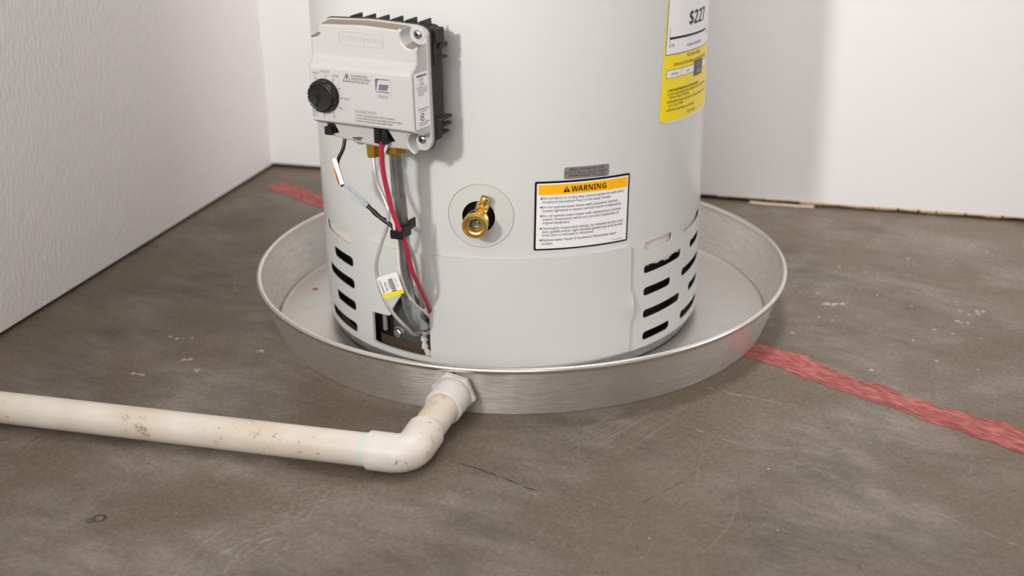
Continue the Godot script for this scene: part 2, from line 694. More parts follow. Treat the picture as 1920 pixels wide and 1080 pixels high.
func materials() -> void:
	M.jacket = mat(Color(0.815, 0.825, 0.81), 0.2)
	relief(M.jacket, noise(0.03, 3, 2), 0.002, 5.0)
	M.door = M.jacket
	M.plastic = mat(Color(0.745, 0.735, 0.727), 0.42)
	M.dust = mat(Color(0.60, 0.55, 0.51), 0.9)
	relief(M.dust, noise(0.09, 9, 3), 0.05, 30.0)
	M.black = mat(Color(0.055, 0.055, 0.055), 0.45)
	M.dusty = mat(Color(0.17, 0.168, 0.155), 0.75)
	relief(M.dusty, noise(0.06, 5, 4), 0.02, 30.0)
	M.rubber = mat(Color(0.085, 0.083, 0.08), 0.42)
	M.gloss = mat(Color(0.012, 0.012, 0.012), 0.12)
	M.ink = mat(Color(0.13, 0.125, 0.13), 0.6)
	M.grey_ink = mat(Color(0.40, 0.39, 0.40), 0.6)
	M.white_print = mat(Color(0.93, 0.93, 0.93), 0.4)
	M.black_print = mat(Color(0.03, 0.03, 0.03), 0.35)
	M.orange_print = mat(Color(1.0, 0.72, 0.03), 0.4)
	M.yellow_print = mat(Color(0.97, 0.87, 0.03), 0.4)
	M.brass = mat(Color(0.90, 0.76, 0.43), 0.24, 1.0)
	relief(M.brass, noise(0.05, 8, 3), 0.006, 60.0)
	M.dull_brass = mat(Color(0.70, 0.56, 0.20), 0.38, 0.85)
	M.zinc = mat(Color(0.74, 0.77, 0.78), 0.28, 1.0)
	M.tube = mat(Color(0.74, 0.77, 0.785), 0.30, 0.9)
	M.tube.albedo_texture = noise_tex(noise(0.02, 12, 4), 256, [Color(0.72, 0.72, 0.70), Color(1, 1, 1)])
	M.tube.uv1_triplanar = true
	M.tube.uv1_world_triplanar = true
	M.tube.uv1_scale = Vector3(14, 6, 14)
	M.steel = mat(Color(0.90, 0.89, 0.88), 0.36, 0.75)
	M.red = mat(Color(0.69, 0.13, 0.25), 0.42)
	M.white_wire = mat(Color(0.88, 0.86, 0.82), 0.5)
	M.grey_wire = mat(Color(0.70, 0.69, 0.67), 0.5)
	M.dark_metal = mat(Color(0.075, 0.072, 0.07), 0.7, 0.0)
	M.plate = mat(Color(0.40, 0.40, 0.38), 0.42, 0.6)
	M.galvanised = mat(Color(0.66, 0.665, 0.66), 0.42, 0.8)
	M.galvanised.albedo_texture = noise_tex(noise(0.03, 15, 3, FastNoiseLite.TYPE_CELLULAR), 512, [Color(0.80, 0.81, 0.81), Color(1, 1, 1)])
	M.galvanised.uv1_triplanar = true
	M.galvanised.uv1_world_triplanar = true
	M.galvanised.uv1_scale = Vector3.ONE * 8.0
	M.wool = mat(Color(0.97, 0.93, 0.91), 0.95)
	relief(M.wool, noise(0.04, 17, 5), 0.25, 25.0)
	M.pan = mat(Color(1.0, 0.99, 0.98), 0.36, 1.0)
	M.pan.anisotropy_enabled = true
	M.pan.anisotropy = -0.7
	# brushed all round: long fine lines with ends
	var fb := noise(1.0, 20, 3)
	var lines := Image.create(1024, 256, false, Image.FORMAT_RGB8)
	var rough := Image.create(1024, 256, false, Image.FORMAT_RGB8)
	for y in 256:
		for x in 1024:
			var a := TAU * x / 1024.0
			var k := 0.5 + 0.75 * fb.get_noise_3d(cos(a) * 2.2, sin(a) * 2.2, y * 0.9)
			var q := clampf(0.985 - 0.15 * k, 0.0, 1.0)
			lines.set_pixel(x, y, Color(q, q * 0.997, q * 0.99))
			var w := clampf(0.55 + 0.5 * k, 0.0, 1.0)
			rough.set_pixel(x, y, Color(w, w, w))
	M.pan.albedo_texture = ImageTexture.create_from_image(lines)
	M.pan.roughness = 0.60
	M.pan.roughness_texture = ImageTexture.create_from_image(rough)
	M.pan.uv1_scale = Vector3(5, 1, 1)
	M.pan_base = mat(Color(0.86, 0.845, 0.83), 0.42, 1.0)
	relief(M.pan_base, noise(0.01, 21, 3), 0.06, 4.0)
	M.rim = mat(Color(0.90, 0.885, 0.87), 0.25, 1.0)
	M.wall = mat(Color(0.955, 0.935, 0.925), 0.62)
	relief(M.wall, noise(0.034, 25, 2), 0.085, 3.0, 1024)
	M.wall.uv1_scale = Vector3(3.4, 1.7, 3.4)
	M.wall_back = mat(Color(0.90, 0.892, 0.892), 0.62)
	relief(M.wall_back, noise(0.03, 26, 2), 0.02, 3.0, 512)
	M.gap = mat(Color(0.27, 0.19, 0.13), 0.9)
	M.paper = mat(Color(0.78, 0.68, 0.52), 0.9)
	relief(M.paper, noise(0.03, 28, 4), 0.2, 12.0)


# ---------------------------------------------------------------- the room

func wall_box(p: Vector3, along: Vector3, length: float, y0: float, y1: float, outward: Vector3, thick := 0.1) -> Geo:
	var g := Geo.new()
	var up := Vector3.UP
	var m := p + along * length / 2 + up * (y0 + y1) / 2 + outward * thick / 2
	block(g, Transform3D(Basis(along, up, along.cross(up)), m), Vector3(length, y1 - y0, thick), 0.0)
	return g


func room() -> void:
	var back_out := Vector3(ALONG_BACK.z, 0, -ALONG_BACK.x)
	var left_out := Vector3(-ALONG_LEFT.z, 0, ALONG_LEFT.x)
	var wb := struct("wall_back", wall_box(CORNER - ALONG_BACK * 0.1, ALONG_BACK, 3.2, 0.0085, 2.5, back_out), M.wall_back)
	var wl := struct("wall_left", wall_box(CORNER - ALONG_LEFT * 0.1, ALONG_LEFT, 4.0, 0.006, 2.5, left_out), M.wall)
	var a := CORNER + ALONG_BACK * 3.0
	struct("wall_right", wall_box(a - ALONG_LEFT * 0.1, ALONG_LEFT, 4.0, 0.0, 2.5, -left_out), M.wall_back)
	var b := CORNER + ALONG_LEFT * 3.85
	struct("wall_front", wall_box(b - ALONG_BACK * 0.2, ALONG_BACK, 3.4, 0.0, 2.5, -back_out), M.wall_back)
	var g := Geo.new()
	block(g, Transform3D(Basis(ALONG_BACK, Vector3.UP, ALONG_BACK.cross(Vector3.UP)), CORNER + ALONG_BACK * 1.4 + ALONG_LEFT * 1.8 + Vector3(0, 2.55, 0)), Vector3(4.2, 0.1, 5.0), 0.0)
	struct("ceiling", g, M.wall_back)
	# sill plates in the gap under the plasterboard
	put("sill_plate", wall_box(CORNER - ALONG_BACK * 0.1 + back_out * 0.009, ALONG_BACK, 3.2, -0.002, 0.0085, back_out, 0.08), M.gap, wb)
	put("sill_plate", wall_box(CORNER - ALONG_LEFT * 0.1 + left_out * 0.006, ALONG_LEFT, 3.4, -0.002, 0.006, left_out, 0.08), M.gap, wl)
	# the torn paper and crumbled edge of the board along the bottom of the back wall
	g = Geo.new()
	var f := noise(9.0, 31, 3)
	var x := 0.84
	while x < 1.75:
		var w := rng.randf_range(0.006, 0.018)
		var hgt := clampf(0.0045 + 0.005 * f.get_noise_1d(x), 0.001, 0.0082)
		if x < 0.98:
			hgt *= 0.4
		var p := CORNER + ALONG_BACK * x + back_out * 0.0035
		block(g, Transform3D(Basis(ALONG_BACK, Vector3.UP, ALONG_BACK.cross(Vector3.UP)), p + Vector3(0, 0.0088 - hgt / 2, 0)), Vector3(w, hgt, 0.009), 0.0012)
		x += w * 0.9
	put("board_edge", g, M.paper, wb)
	g = Geo.new()
	for k in 3:
		var p := CORNER + ALONG_BACK * (0.91 + 0.035 * k) - back_out * 0.006
		block(g, Transform3D(Basis(ALONG_BACK, Vector3.UP, ALONG_BACK.cross(Vector3.UP)).rotated(Vector3.UP, 0.1 * (k - 1)), p + Vector3(0, 0.0016, 0)), Vector3(0.038, 0.0026, 0.009), 0.001)
	put("plaster_crumb", g, mat(Color(0.80, 0.75, 0.68), 0.9), wb)
	floor_slab()


var ft: Image
var fx0 := -0.76
var fz0 := -0.86
const FS := 1.64
const FN := 2048


func fpx(x: float, z: float) -> Vector2:
	return Vector2((x - fx0) / FS * FN, (z - fz0) / FS * FN)


func dab(p: Vector2, r: float, c: Color, k: float) -> void:
	for y in range(floori(p.y - r), ceili(p.y + r) + 1):
		for x in range(floori(p.x - r), ceili(p.x + r) + 1):
			if x < 0 or y < 0 or x >= FN or y >= FN:
				continue
			var d := Vector2(x + 0.5, y + 0.5).distance_to(p)
			var a := clampf(r + 0.5 - d, 0.0, 1.0) * k
			if a > 0.0:
				ft.set_pixel(x, y, ft.get_pixel(x, y).lerp(c, a))


func streak(pts: Array, w: float, c: Color, k: float, rough := 0.0) -> void:
	for i in pts.size() - 1:
		var a: Vector2 = pts[i]
		var b: Vector2 = pts[i + 1]
		var cnt := maxi(1, ceili(a.distance_to(b) / maxf(0.8, w * 0.6)))
		for j in cnt:
			var kk := k * (1.0 - rough * rng.randf())
			dab(a.lerp(b, float(j) / cnt) + Vector2(rng.randf_range(-1, 1), rng.randf_range(-1, 1)) * rough * 1.2, w * (1.0 - 0.5 * rough * rng.randf()), c, kk)


func floor_slab() -> void:
	var n1 := noise(1.9, 41, 3)
	var n2 := noise(6.5, 42, 4)
	var n3 := noise(24.0, 43, 3)
	var sz := 640
	var data := PackedByteArray()
	data.resize(sz * sz * 3)
	var lo := Color(0.400, 0.360, 0.318)
	var hi := Color(0.615, 0.575, 0.530)
	var warm := Color(0.465, 0.413, 0.345)
	for y in sz:
		for x in sz:
			var px := fx0 + FS * (x + 0.5) / sz
			var pz := fz0 + FS * (y + 0.5) / sz
			var d := n1.get_noise_2d(px, pz)
			# troweled: patterns stretched along a slowly turning direction
			var a := 0.5 + 0.12 * d
			var qx := px * cos(a) + pz * sin(a)
			var qz := -px * sin(a) + pz * cos(a)
			var e := n2.get_noise_2d(qx * 0.75, qz * 1.3)
			var h := n3.get_noise_2d(qx * 0.55, qz * 1.4)
			var k := clampf(0.5 + 0.45 * d + 0.36 * e + 0.26 * h, 0.0, 1.0)
			var c := lo.lerp(hi, k).lerp(warm, clampf(0.3 - 1.4 * n2.get_noise_2d(px * 0.6 + 9.0, pz * 0.6), 0.0, 0.75))
			var o := (y * sz + x) * 3
			data[o] = int(c.r * 255)
			data[o + 1] = int(c.g * 255)
			data[o + 2] = int(c.b * 255)
	ft = Image.create_from_data(sz, sz, false, Image.FORMAT_RGB8, data)
	ft.resize(FN, FN, Image.INTERPOLATE_CUBIC)
	var pale := Color(0.70, 0.67, 0.64)
	var dark := Color(0.30, 0.265, 0.235)
	# trowel arcs
	for i in 420:
		var c := Vector2(rng.randf_range(0, FN), rng.randf_range(0, FN))
		var r := rng.randf_range(60, 420)
		var a0 := rng.randf_range(0, TAU)
		var span := rng.randf_range(20, 190) / r
		var pts := []
		for k in 15:
			pts.append(c + Vector2.from_angle(a0 + span * k / 14) * r)
		streak(pts, rng.randf_range(0.6, 1.3), pale if rng.randf() < 0.62 else dark, rng.randf_range(0.05, 0.22), 0.7)
	# fine scratches and pits all over
	for i in 1500:
		var q := Vector2(rng.randf_range(0, FN), rng.randf_range(0, FN))
		var d := Vector2.from_angle(n1.get_noise_2d(q.x * 0.002, q.y * 0.002) * 3.0 - 0.5 + rng.randfn(0, 0.35))
		streak([q, q + d * rng.randf_range(3, 22)], rng.randf_range(0.4, 1.0), pale if rng.randf() < 0.55 else dark, rng.randf_range(0.10, 0.42), 0.5)
	# swirls left by the float in front of the pan
	for i in 46:
		var c := fpx(0.175, 0.415)
		var r := 14.0 + i * 2.6
		var a0 := -0.4 + rng.randf_range(-0.3, 0.3)
		var pts := []
		for k in 16:
			pts.append(c + Vector2.from_angle(a0 + 2.5 * k / 15) * Vector2(r, r * 1.15))
		streak(pts, 0.8, pale, 0.16, 0.6)
	for i in 34:
		var q := fpx(0.05 + rng.randf() * 0.10, 0.40 + rng.randf_range(-0.035, 0.035))
		var d := Vector2.from_angle(-0.80 + rng.randf_range(-0.08, 0.08))
		streak([q, q + d * rng.randf_range(30, 120)], 0.9, pale, 0.2, 0.5)
	# chalky rub marks at the front left
	for i in 260:
		var t := rng.randf()
		var q := fpx(lerpf(-0.215, -0.30, t) + rng.randfn(0, 0.022), lerpf(0.50, 0.66, t) + rng.randfn(0, 0.012))
		var d := Vector2.from_angle(-0.75 + rng.randf_range(-0.35, 0.35))
		streak([q, q + d * rng.randf_range(5, 26)], rng.randf_range(0.6, 1.4), Color(0.74, 0.72, 0.70), rng.randf_range(0.06, 0.26), 0.6)
	for j in 2:
		var pts := []
		for k in 20:
			var t := k / 19.0
			pts.append(fpx(-0.247 - 0.03 * sin(t * 2.2) - 0.045 * j, 0.57 + 0.11 * t))
		streak(pts, 3.0, pale, 0.12, 0.7)
	# cracks
	var crack := func(p: Array, w: float, c: Color, k: float) -> void:
		var pts := []
		for i in p.size() - 1:
			for j in 14:
				var q: Vector2 = fpx(p[i].x, p[i].y).lerp(fpx(p[i + 1].x, p[i + 1].y), j / 14.0)
				pts.append(q + Vector2(rng.randfn(0, 0.9), rng.randfn(0, 0.9)))
		var gaps := noise(0.035, int(p[0].x * 977.0) + 5, 3)
		for i in pts.size() - 1:
			var kk := k * clampf(0.55 + 1.6 * gaps.get_noise_2d(pts[i].x, pts[i].y), 0.0, 1.15)
			if kk > 0.03:
				streak([pts[i], pts[i + 1]], w, c, minf(kk, 0.95), 0.35)
	crack.call([Vector2(-0.060, 0.447), Vector2(-0.015, 0.479), Vector2(0.024, 0.51)], 1.1, Color(0.16, 0.13, 0.11), 0.75)
	crack.call([Vector2(0.024, 0.51), Vector2(0.07, 0.53), Vector2(0.13, 0.56)], 0.7, Color(0.68, 0.62, 0.57), 0.35)
	crack.call([Vector2(0.18, 0.36), Vector2(0.30, 0.455), Vector2(0.42, 0.56), Vector2(0.52, 0.66)], 0.8, Color(0.78, 0.75, 0.72), 0.5)
	crack.call([Vector2(0.13, 0.535), Vector2(0.17, 0.50), Vector2(0.21, 0.455)], 1.6, dark, 0.16)
	crack.call([Vector2(0.20, 0.255), Vector2(0.26, 0.29), Vector2(0.34, 0.33)], 1.1, Color(0.8, 0.78, 0.75), 0.5)
	crack.call([Vector2(0.36, 0.22), Vector2(0.395, 0.19)], 1.2, dark, 0.35)
	crack.call([Vector2(0.45, 0.27), Vector2(0.53, 0.31), Vector2(0.60, 0.345)], 1.0, dark, 0.16)
	crack.call([Vector2(-0.36, 0.26), Vector2(-0.30, 0.31), Vector2(-0.25, 0.345)], 0.8, Color(0.62, 0.52, 0.46), 0.45)
	# the dark knot-like scuff at the front left
	var q0 := fpx(-0.425, 0.547)
	var ring := []
	for k in 9:
		ring.append(q0 + Vector2.from_angle(TAU * k / 8.0) * rng.randf_range(6, 10))
	streak(ring, 1.6, Color(0.20, 0.18, 0.165), 0.75, 0.5)
	dab(q0 + Vector2(-9, 5), 7.0, dark, 0.5)
	# paint and plaster specks
	for i in 520:
		var p := Vector2(rng.randf_range(0, FN), rng.randf_range(0, FN))
		var r := 0.6 + 1.1 * pow(rng.randf(), 5.0)
		dab(p, r, Color(0.86, 0.84, 0.81), rng.randf_range(0.35, 0.9))
	for i in 34:
		var p := fpx(rng.randf_range(0.34, 0.8), rng.randf_range(-0.2, 0.25))
		dab(p, rng.randf_range(1.6, 3.6), Color(0.80, 0.77, 0.74), 0.7)
	for q in [[-0.40, 0.20], [-0.33, 0.145], [-0.42, 0.17], [-0.47, 0.21], [-0.44, 0.10], [0.44, 0.02], [0.455, 0.025], [0.63, 0.06], [0.60, 0.09]]:
		for k in 5:
			dab(fpx(q[0] + rng.randfn(0, 0.006), q[1] + rng.randfn(0, 0.003)), rng.randf_range(1.5, 4.0), Color(0.83, 0.81, 0.79), 0.7)
	# light beyond the heater's shadow, painted as a paler patch by the back wall
	var lit_floor_poly := PackedVector2Array([fpx(0.54, -0.20), fpx(0.64, -0.33), fpx(0.80, -0.30), fpx(0.86, -0.15), fpx(0.70, -0.13)])
	for y in range(int(fpx(0, -0.34).y), int(fpx(0, -0.12).y)):
		for x in range(int(fpx(0.52, 0).x), FN):
			if Geometry2D.is_point_in_polygon(Vector2(x, y), lit_floor_poly):
				ft.set_pixel(x, y, ft.get_pixel(x, y).lerp(Color(0.60, 0.555, 0.515), 0.28))
	var m := mat(Color(1, 1, 1), 0.5)
	m.albedo_texture = ImageTexture.create_from_image(ft)
	m.roughness = 0.56
	m.metallic_specular = 0.4
	m.detail_enabled = true
	m.detail_blend_mode = BaseMaterial3D.BLEND_MODE_MUL
	m.detail_uv_layer = BaseMaterial3D.DETAIL_UV_1
	m.detail_albedo = noise_tex(noise(0.22, 51, 3), 1024, [Color(0.80, 0.80, 0.80), Color(1.0, 1.0, 1.0)])
	m.heightmap_enabled = true
	m.heightmap_texture = ImageTexture.create_from_image(noise(0.09, 52, 5).get_seamless_image(1024, 1024))
	m.heightmap_scale = 0.05
	var g := Geo.new()
	var lo2 := Vector2(-3.2, -2.2)
	var hi2 := Vector2(4.6, 4.6)
	for q in [Vector2(lo2.x, lo2.y), Vector2(hi2.x, lo2.y), Vector2(hi2.x, hi2.y), Vector2(lo2.x, hi2.y)]:
		g.vert(Vector3(q.x, 0, q.y), Vector3.UP, Vector2((q.x - fx0) / FS, (q.y - fz0) / FS))
	g.quad(0, 1, 2, 3)
	var under := Geo.new()
	block(under, Transform3D(Basis(), Vector3(0.7, -0.052, 1.2)), Vector3(7.8, 0.1, 6.8), 0.0)
	var f := struct("floor", g, m)
	put("slab", under, mat(Color(0.4, 0.37, 0.34), 0.9), f)
	# the red chalk-paint line that runs under the pan
	paint_line(f, Vector2(-0.423, -0.570), Vector2(0.74, 0.600))


func paint_line(parent: Node3D, a: Vector2, b: Vector2) -> void:
	var w := 320
	var h := 4096 / 2
	var im := Image.create(w, h, false, Image.FORMAT_RGBA8)
	var f1 := noise(0.012, 61, 4)
	var f2 := noise(0.045, 62, 4)
	var f3 := noise(0.006, 63, 2)
	for y in h:
		var el := 0.19 + 0.36 * f1.get_noise_2d(3.0, y * 0.7) + 0.09 * f2.get_noise_2d(50.0, y * 0.8)
		var er := 0.87 + 0.09 * f1.get_noise_2d(900.0, y * 0.9) + 0.03 * f2.get_noise_2d(400.0, y * 1.5)
		for x in w:
			var t := (x + 0.5) / w
			var s := f2.get_noise_2d(x * 0.8, y * 0.7)
			var wear := 0.5 * f1.get_noise_2d(x * 1.2 + 200.0, y * 1.2) + 0.55 * s
			var edge := minf(t - el, er - t)
			var on := edge > 0.0 and wear < 0.24 + 1.3 * edge
			var k := clampf(0.5 + 0.9 * s + 0.4 * f3.get_noise_2d(x, y), 0.0, 1.0)
			var c := Color(0.52, 0.245, 0.23).lerp(Color(0.72, 0.43, 0.41), k)
			c.a = 1.0 if on else 0.0
			im.set_pixel(x, y, c)
	var m := mat(Color(1, 1, 1), 0.8)
	m.albedo_texture = ImageTexture.create_from_image(im)
	m.transparency = BaseMaterial3D.TRANSPARENCY_ALPHA_SCISSOR
	m.alpha_scissor_threshold = 0.5
	m.texture_repeat = false
	var g := Geo.new()
	var d := (b - a).normalized()
	var side := Vector2(d.y, -d.x) * 0.034
	for q in [[a - side, Vector2(1, 0)], [a + side, Vector2(0, 0)], [b + side, Vector2(0, 1)], [b - side, Vector2(1, 1)]]:
		g.vert(Vector3(q[0].x, 0.0004, q[0].y), Vector3.UP, q[1])
	g.quad(0, 1, 2, 3)
	put("painted_line", g, m, parent, "worn red line of chalky paint")


# ---------------------------------------------------------------- the pan

func pan_radius(deg: float, y: float) -> float:
	var r := lerpf(0.3359, 0.3590, y / 0.0675)
	# the wall is pressed flat round the drain fitting
	var mid := -13.5
	var half := 10.6
	var d := deg - mid
	if absf(d) < half:
		var flat := r * cos(deg_to_rad(half)) / cos(deg_to_rad(d))
		var k := clampf(y / 0.05, 0.0, 1.0)
		if d < 0.0:
			k *= smoothstep(half, half * 0.35, -d)
		r = lerpf(r, flat, k) - 0.004 * clampf(y / 0.06, 0.0, 1.2) * pow(1.0 - absf(d) / half, 0.6)
	return r


func pan() -> void:
	var p := Node3D.new()
	p.name = numbered("drain_pan")
	add_child(p)
	p.position = PAN
	tag(p, "round brushed aluminium drain pan under the water heater on the concrete floor", "pan")
	var g := Geo.new()
	var segs := 360
	var rows := 14
	for side in 2:
		var f := g.v.size()
		for k in segs + 1:
			var deg := 360.0 * k / segs - 180.0
			for j in rows + 1:
				var y := 0.0005 + 0.0665 * j / rows
				var t := 0.0013 * side
				var e := 0.4
				var p0 := spot(deg, y, t)
				var pa := spot(deg + e, y, t) - spot(deg - e, y, t)
				var pb := spot(deg, y + 0.002, t) - spot(deg, y - 0.002, t)
				var nn := pb.cross(pa).normalized()
				if nn.dot(p0) < 0.0:
					nn = -nn
				if side == 1:
					nn = -nn
				g.vert(p0, nn, Vector2(float(k) / segs, float(j) / rows * 0.5 + 0.5 * side))
		for k in segs:
			for j in rows:
				var q := f + k * (rows + 1) + j
				g.quad(q, q + 1, q + rows + 2, q + rows + 1)
	put("pan_wall", g, M.pan, p)
	# bottom, with a small fillet up to the wall
	g = Geo.new()
	lathe(g, [Vector2(0.3350, 0.0048), Vector2(0.3338, 0.0032), Vector2(0.3318, 0.0024), Vector2(0.329, 0.002), Vector2(0.28, 0.002), Vector2(0.15, 0.002), Vector2(0.0, 0.002)], Vector3.ZERO, Vector3.UP, 180)
	for i in g.n.size():
		g.n[i] = -g.n[i] if g.n[i].y < 0.0 else g.n[i]
	put("pan_base", fixed(g), M.pan_base, p)
	# the rolled rim, slightly out of round
	g = Geo.new()
	var ring := []
	for k in 361:
		var a := deg_to_rad(float(k))
		var rr := 0.3585 + 0.0012 * sin(2.0 * a + 0.6)
		ring.append(Vector3(sin(a) * rr, 0.0672, cos(a) * rr))
	tube(g, ring, 0.0038, 14, false)
	put("rolled_rim", g, M.rim, p)
	# the slit cut in the wall above the fitting
	g = Geo.new()
	var a2 := -13.6
	block(g, Transform3D(Basis(Vector3.UP, deg_to_rad(a2)), spot(a2, 0.0595, 0.0002)), Vector3(0.0012, 0.0105, 0.0030), 0.0)
	put("slit", g, M.black, p)
	# a little rust spot on the bottom
	g = Geo.new()
	lathe(g, [Vector2(0.0045, 0.0), Vector2(0.0042, 0.0004), Vector2(0.002, 0.0006), Vector2(0.0, 0.0006)], Vector3(-0.2976, 0.002, -0.0588), Vector3.UP, 12)
	put("rust_flake", g, mat(Color(0.62, 0.36, 0.16), 0.9), p)


func fixed(g: Geo) -> Geo:
	for i in range(0, g.idx.size(), 3):
		var a := g.idx[i]
		var b := g.idx[i + 1]
		var c := g.idx[i + 2]
		if (g.v[b] - g.v[a]).cross(g.v[c] - g.v[a]).dot(g.n[a] + g.n[b] + g.n[c]) > 0.0:
			g.idx[i + 1] = c
			g.idx[i + 2] = b
	return g


func spot(deg: float, y: float, t: float) -> Vector3:
	var a := deg_to_rad(deg)
	var r := pan_radius(deg, y) - t
	return Vector3(sin(a) * r, y, cos(a) * r)


# ---------------------------------------------------------------- the heater

func slot(d0: float, d1: float, y: float) -> PackedVector2Array:
	var h := 0.0057 if d0 > 0.0 else 0.0067
	return rounded(arc(d0), y - h, arc(d1), y + h, 0.0052, 6)


func jacket() -> void:
	var rows := [0.1535, 0.1235, 0.0935, 0.0635, 0.0335]
	var holes := []
	for i in 5:
		var longer := i % 2 == 1
		holes.append(slot(39.4, 57.6 if longer else 51.8, rows[i]))
		holes.append(slot(-71.5 if not longer else -65.4, -52.4, rows[i]))
		holes.append(slot(64.3 if longer else 58.4, 76.5 if longer else 77.0, rows[i]))
		if longer:
			holes.append(slot(-92.0, -78.5, rows[i]))
	holes.append(circle(arc(-8.9), 0.2148, 0.0196))
	holes.append(soften([Vector2(arc(-43.9), 0.0268), Vector2(arc(-22.8), 0.0268), Vector2(arc(-22.8), 0.128), Vector2(arc(-37.5), 0.128), Vector2(arc(-43.9), 0.075)], 0.004))
	var g := Geo.new()
	sheet(g, PackedVector2Array([Vector2(-PI * R, 0.019), Vector2(PI * R, 0.019), Vector2(PI * R, 1.25), Vector2(-PI * R, 1.25)]), holes, R, 0.0013, 0.0045)
	put("jacket", g, M.jacket, heater)
	g = Geo.new()
	lathe(g, [Vector2(R, 1.245), Vector2(R + 0.003, 1.252), Vector2(R - 0.004, 1.262), Vector2(0.0, 1.270)], Vector3.ZERO, Vector3.UP, 96)
	put("top_cap", g, M.jacket, heater)
	# access door over the burner, proud of the jacket
	var cut := PackedVector2Array()
	for q in [Vector2(arc(-43.4), 0.0300), Vector2(arc(-43.3), 0.0706), Vector2(arc(-36.6), 0.0728), Vector2(arc(-35.9), 0.0765)]:
		cut.append(q)
	for k in 9:
		var t := k / 8.0
		cut.append(Vector2(arc(-35.6 + 5.0 * t + 1.2 * sin(t * PI / 2)), 0.082 + 0.0302 * sin(t * PI / 2)))
	for q in [Vector2(arc(-28.0), 0.1120), Vector2(arc(-25.6), 0.100), Vector2(arc(-23.4), 0.088), Vector2(arc(-23.4), 0.0282)]:
		cut.append(q)
	for k in 7:
		var t := k / 6.0
		cut.append(Vector2(arc(lerpf(-27.0, -41.8, t)), lerpf(0.0280, 0.0290, t)))
	g = Geo.new()
	var door := soften([Vector2(arc(-45.0), 0.0232), Vector2(arc(33.8), 0.0232), Vector2(arc(33.8), 0.1632), Vector2(arc(-45.0), 0.1632)], 0.007)
	sheet(g, door, [cut], R + 0.0042, 0.0038, 0.004)
	var d := put("access_door", g, M.door, heater)
	# the finger tab pressed out of the door's right edge
	g = Geo.new()
	var f := g.v.size()
	for i in 13:
		for j in 13:
			var s := arc(30.2 + 4.3 * i / 12.0)
			var y := 0.062 + 0.040 * j / 12.0
			var up := pow(sin(PI * j / 12.0), 2.0) * smoothstep(0.0, 1.0, i / 12.0)
			g.vert(bent(s, y, R + 0.0043 + 0.0035 * up), (out_of(s) + Vector3.UP * 0.4 * cos(PI * j / 12.0) * sin(PI * j / 12.0) * -float(i) / 12.0).normalized())
	for i in 12:
		for j in 12:
			var q := f + i * 13 + j
			g.quad(q, q + 1, q + 14, q + 13)
	put("finger_tab", g, M.door, d)
	# galvanised base ring below the jacket
	g = Geo.new()
	lathe(g, [Vector2(0.2400, LIFT), Vector2(0.2465, LIFT), Vector2(0.2475, 0.0055), Vector2(0.2475, 0.0115), Vector2(0.2505, 0.0125), Vector2(0.2505, 0.0190), Vector2(0.2400, 0.0195)], Vector3.ZERO, Vector3.UP, 180)
	put("base_ring", g, M.galvanised, heater)
	# burner drum seen dimly through the air slots, and the wool that shows in the top row
	g = Geo.new()
	lathe(g, [Vector2(0.231, 0.004), Vector2(0.231, 0.30), Vector2(0.225, 0.31), Vector2(0.225, 1.2)], Vector3.ZERO, Vector3.UP, 96)
	put("inner_drum", g, M.dark_metal, heater)
	for deg in [-75.0, 62.5, 79.0]:  # added plates that block the bright view out through the slots
		g = Geo.new()
		bblock(g, Vector3(-0.0006, 0.022, 0.2300), Vector3(0.0006, 0.120, 0.2524), 0.0002, deg)
		put("added_baffle", g, M.dark_metal, heater)
	for span in [[36.0, 130.0], [-130.0, -50.0]]:
		g = Geo.new()
		var low := PackedVector2Array()
		var high := PackedVector2Array()
		var fz := noise(55.0, 19, 3)
		for k in 141:
			var s := arc(lerpf(span[0], span[1], k / 140.0))
			var base := 0.1245 if span[0] > 0 else 0.1420
			low.append(Vector2(s, base + 0.0045 * fz.get_noise_1d(s) + 0.0015 * fz.get_noise_1d(s * 4.0)))
			high.append(Vector2(s, 0.172))
		high.reverse()
		low.append_array(high)
		sheet(g, low, [], 0.2502, 0.012, 0.004)
		put("insulation_wool", g, M.wool, heater)
	screw_head("jacket_screw", bent(arc(-81.3), 0.0152, 0.2505), out_of(arc(-81.3)), 0.0026, heater, true)


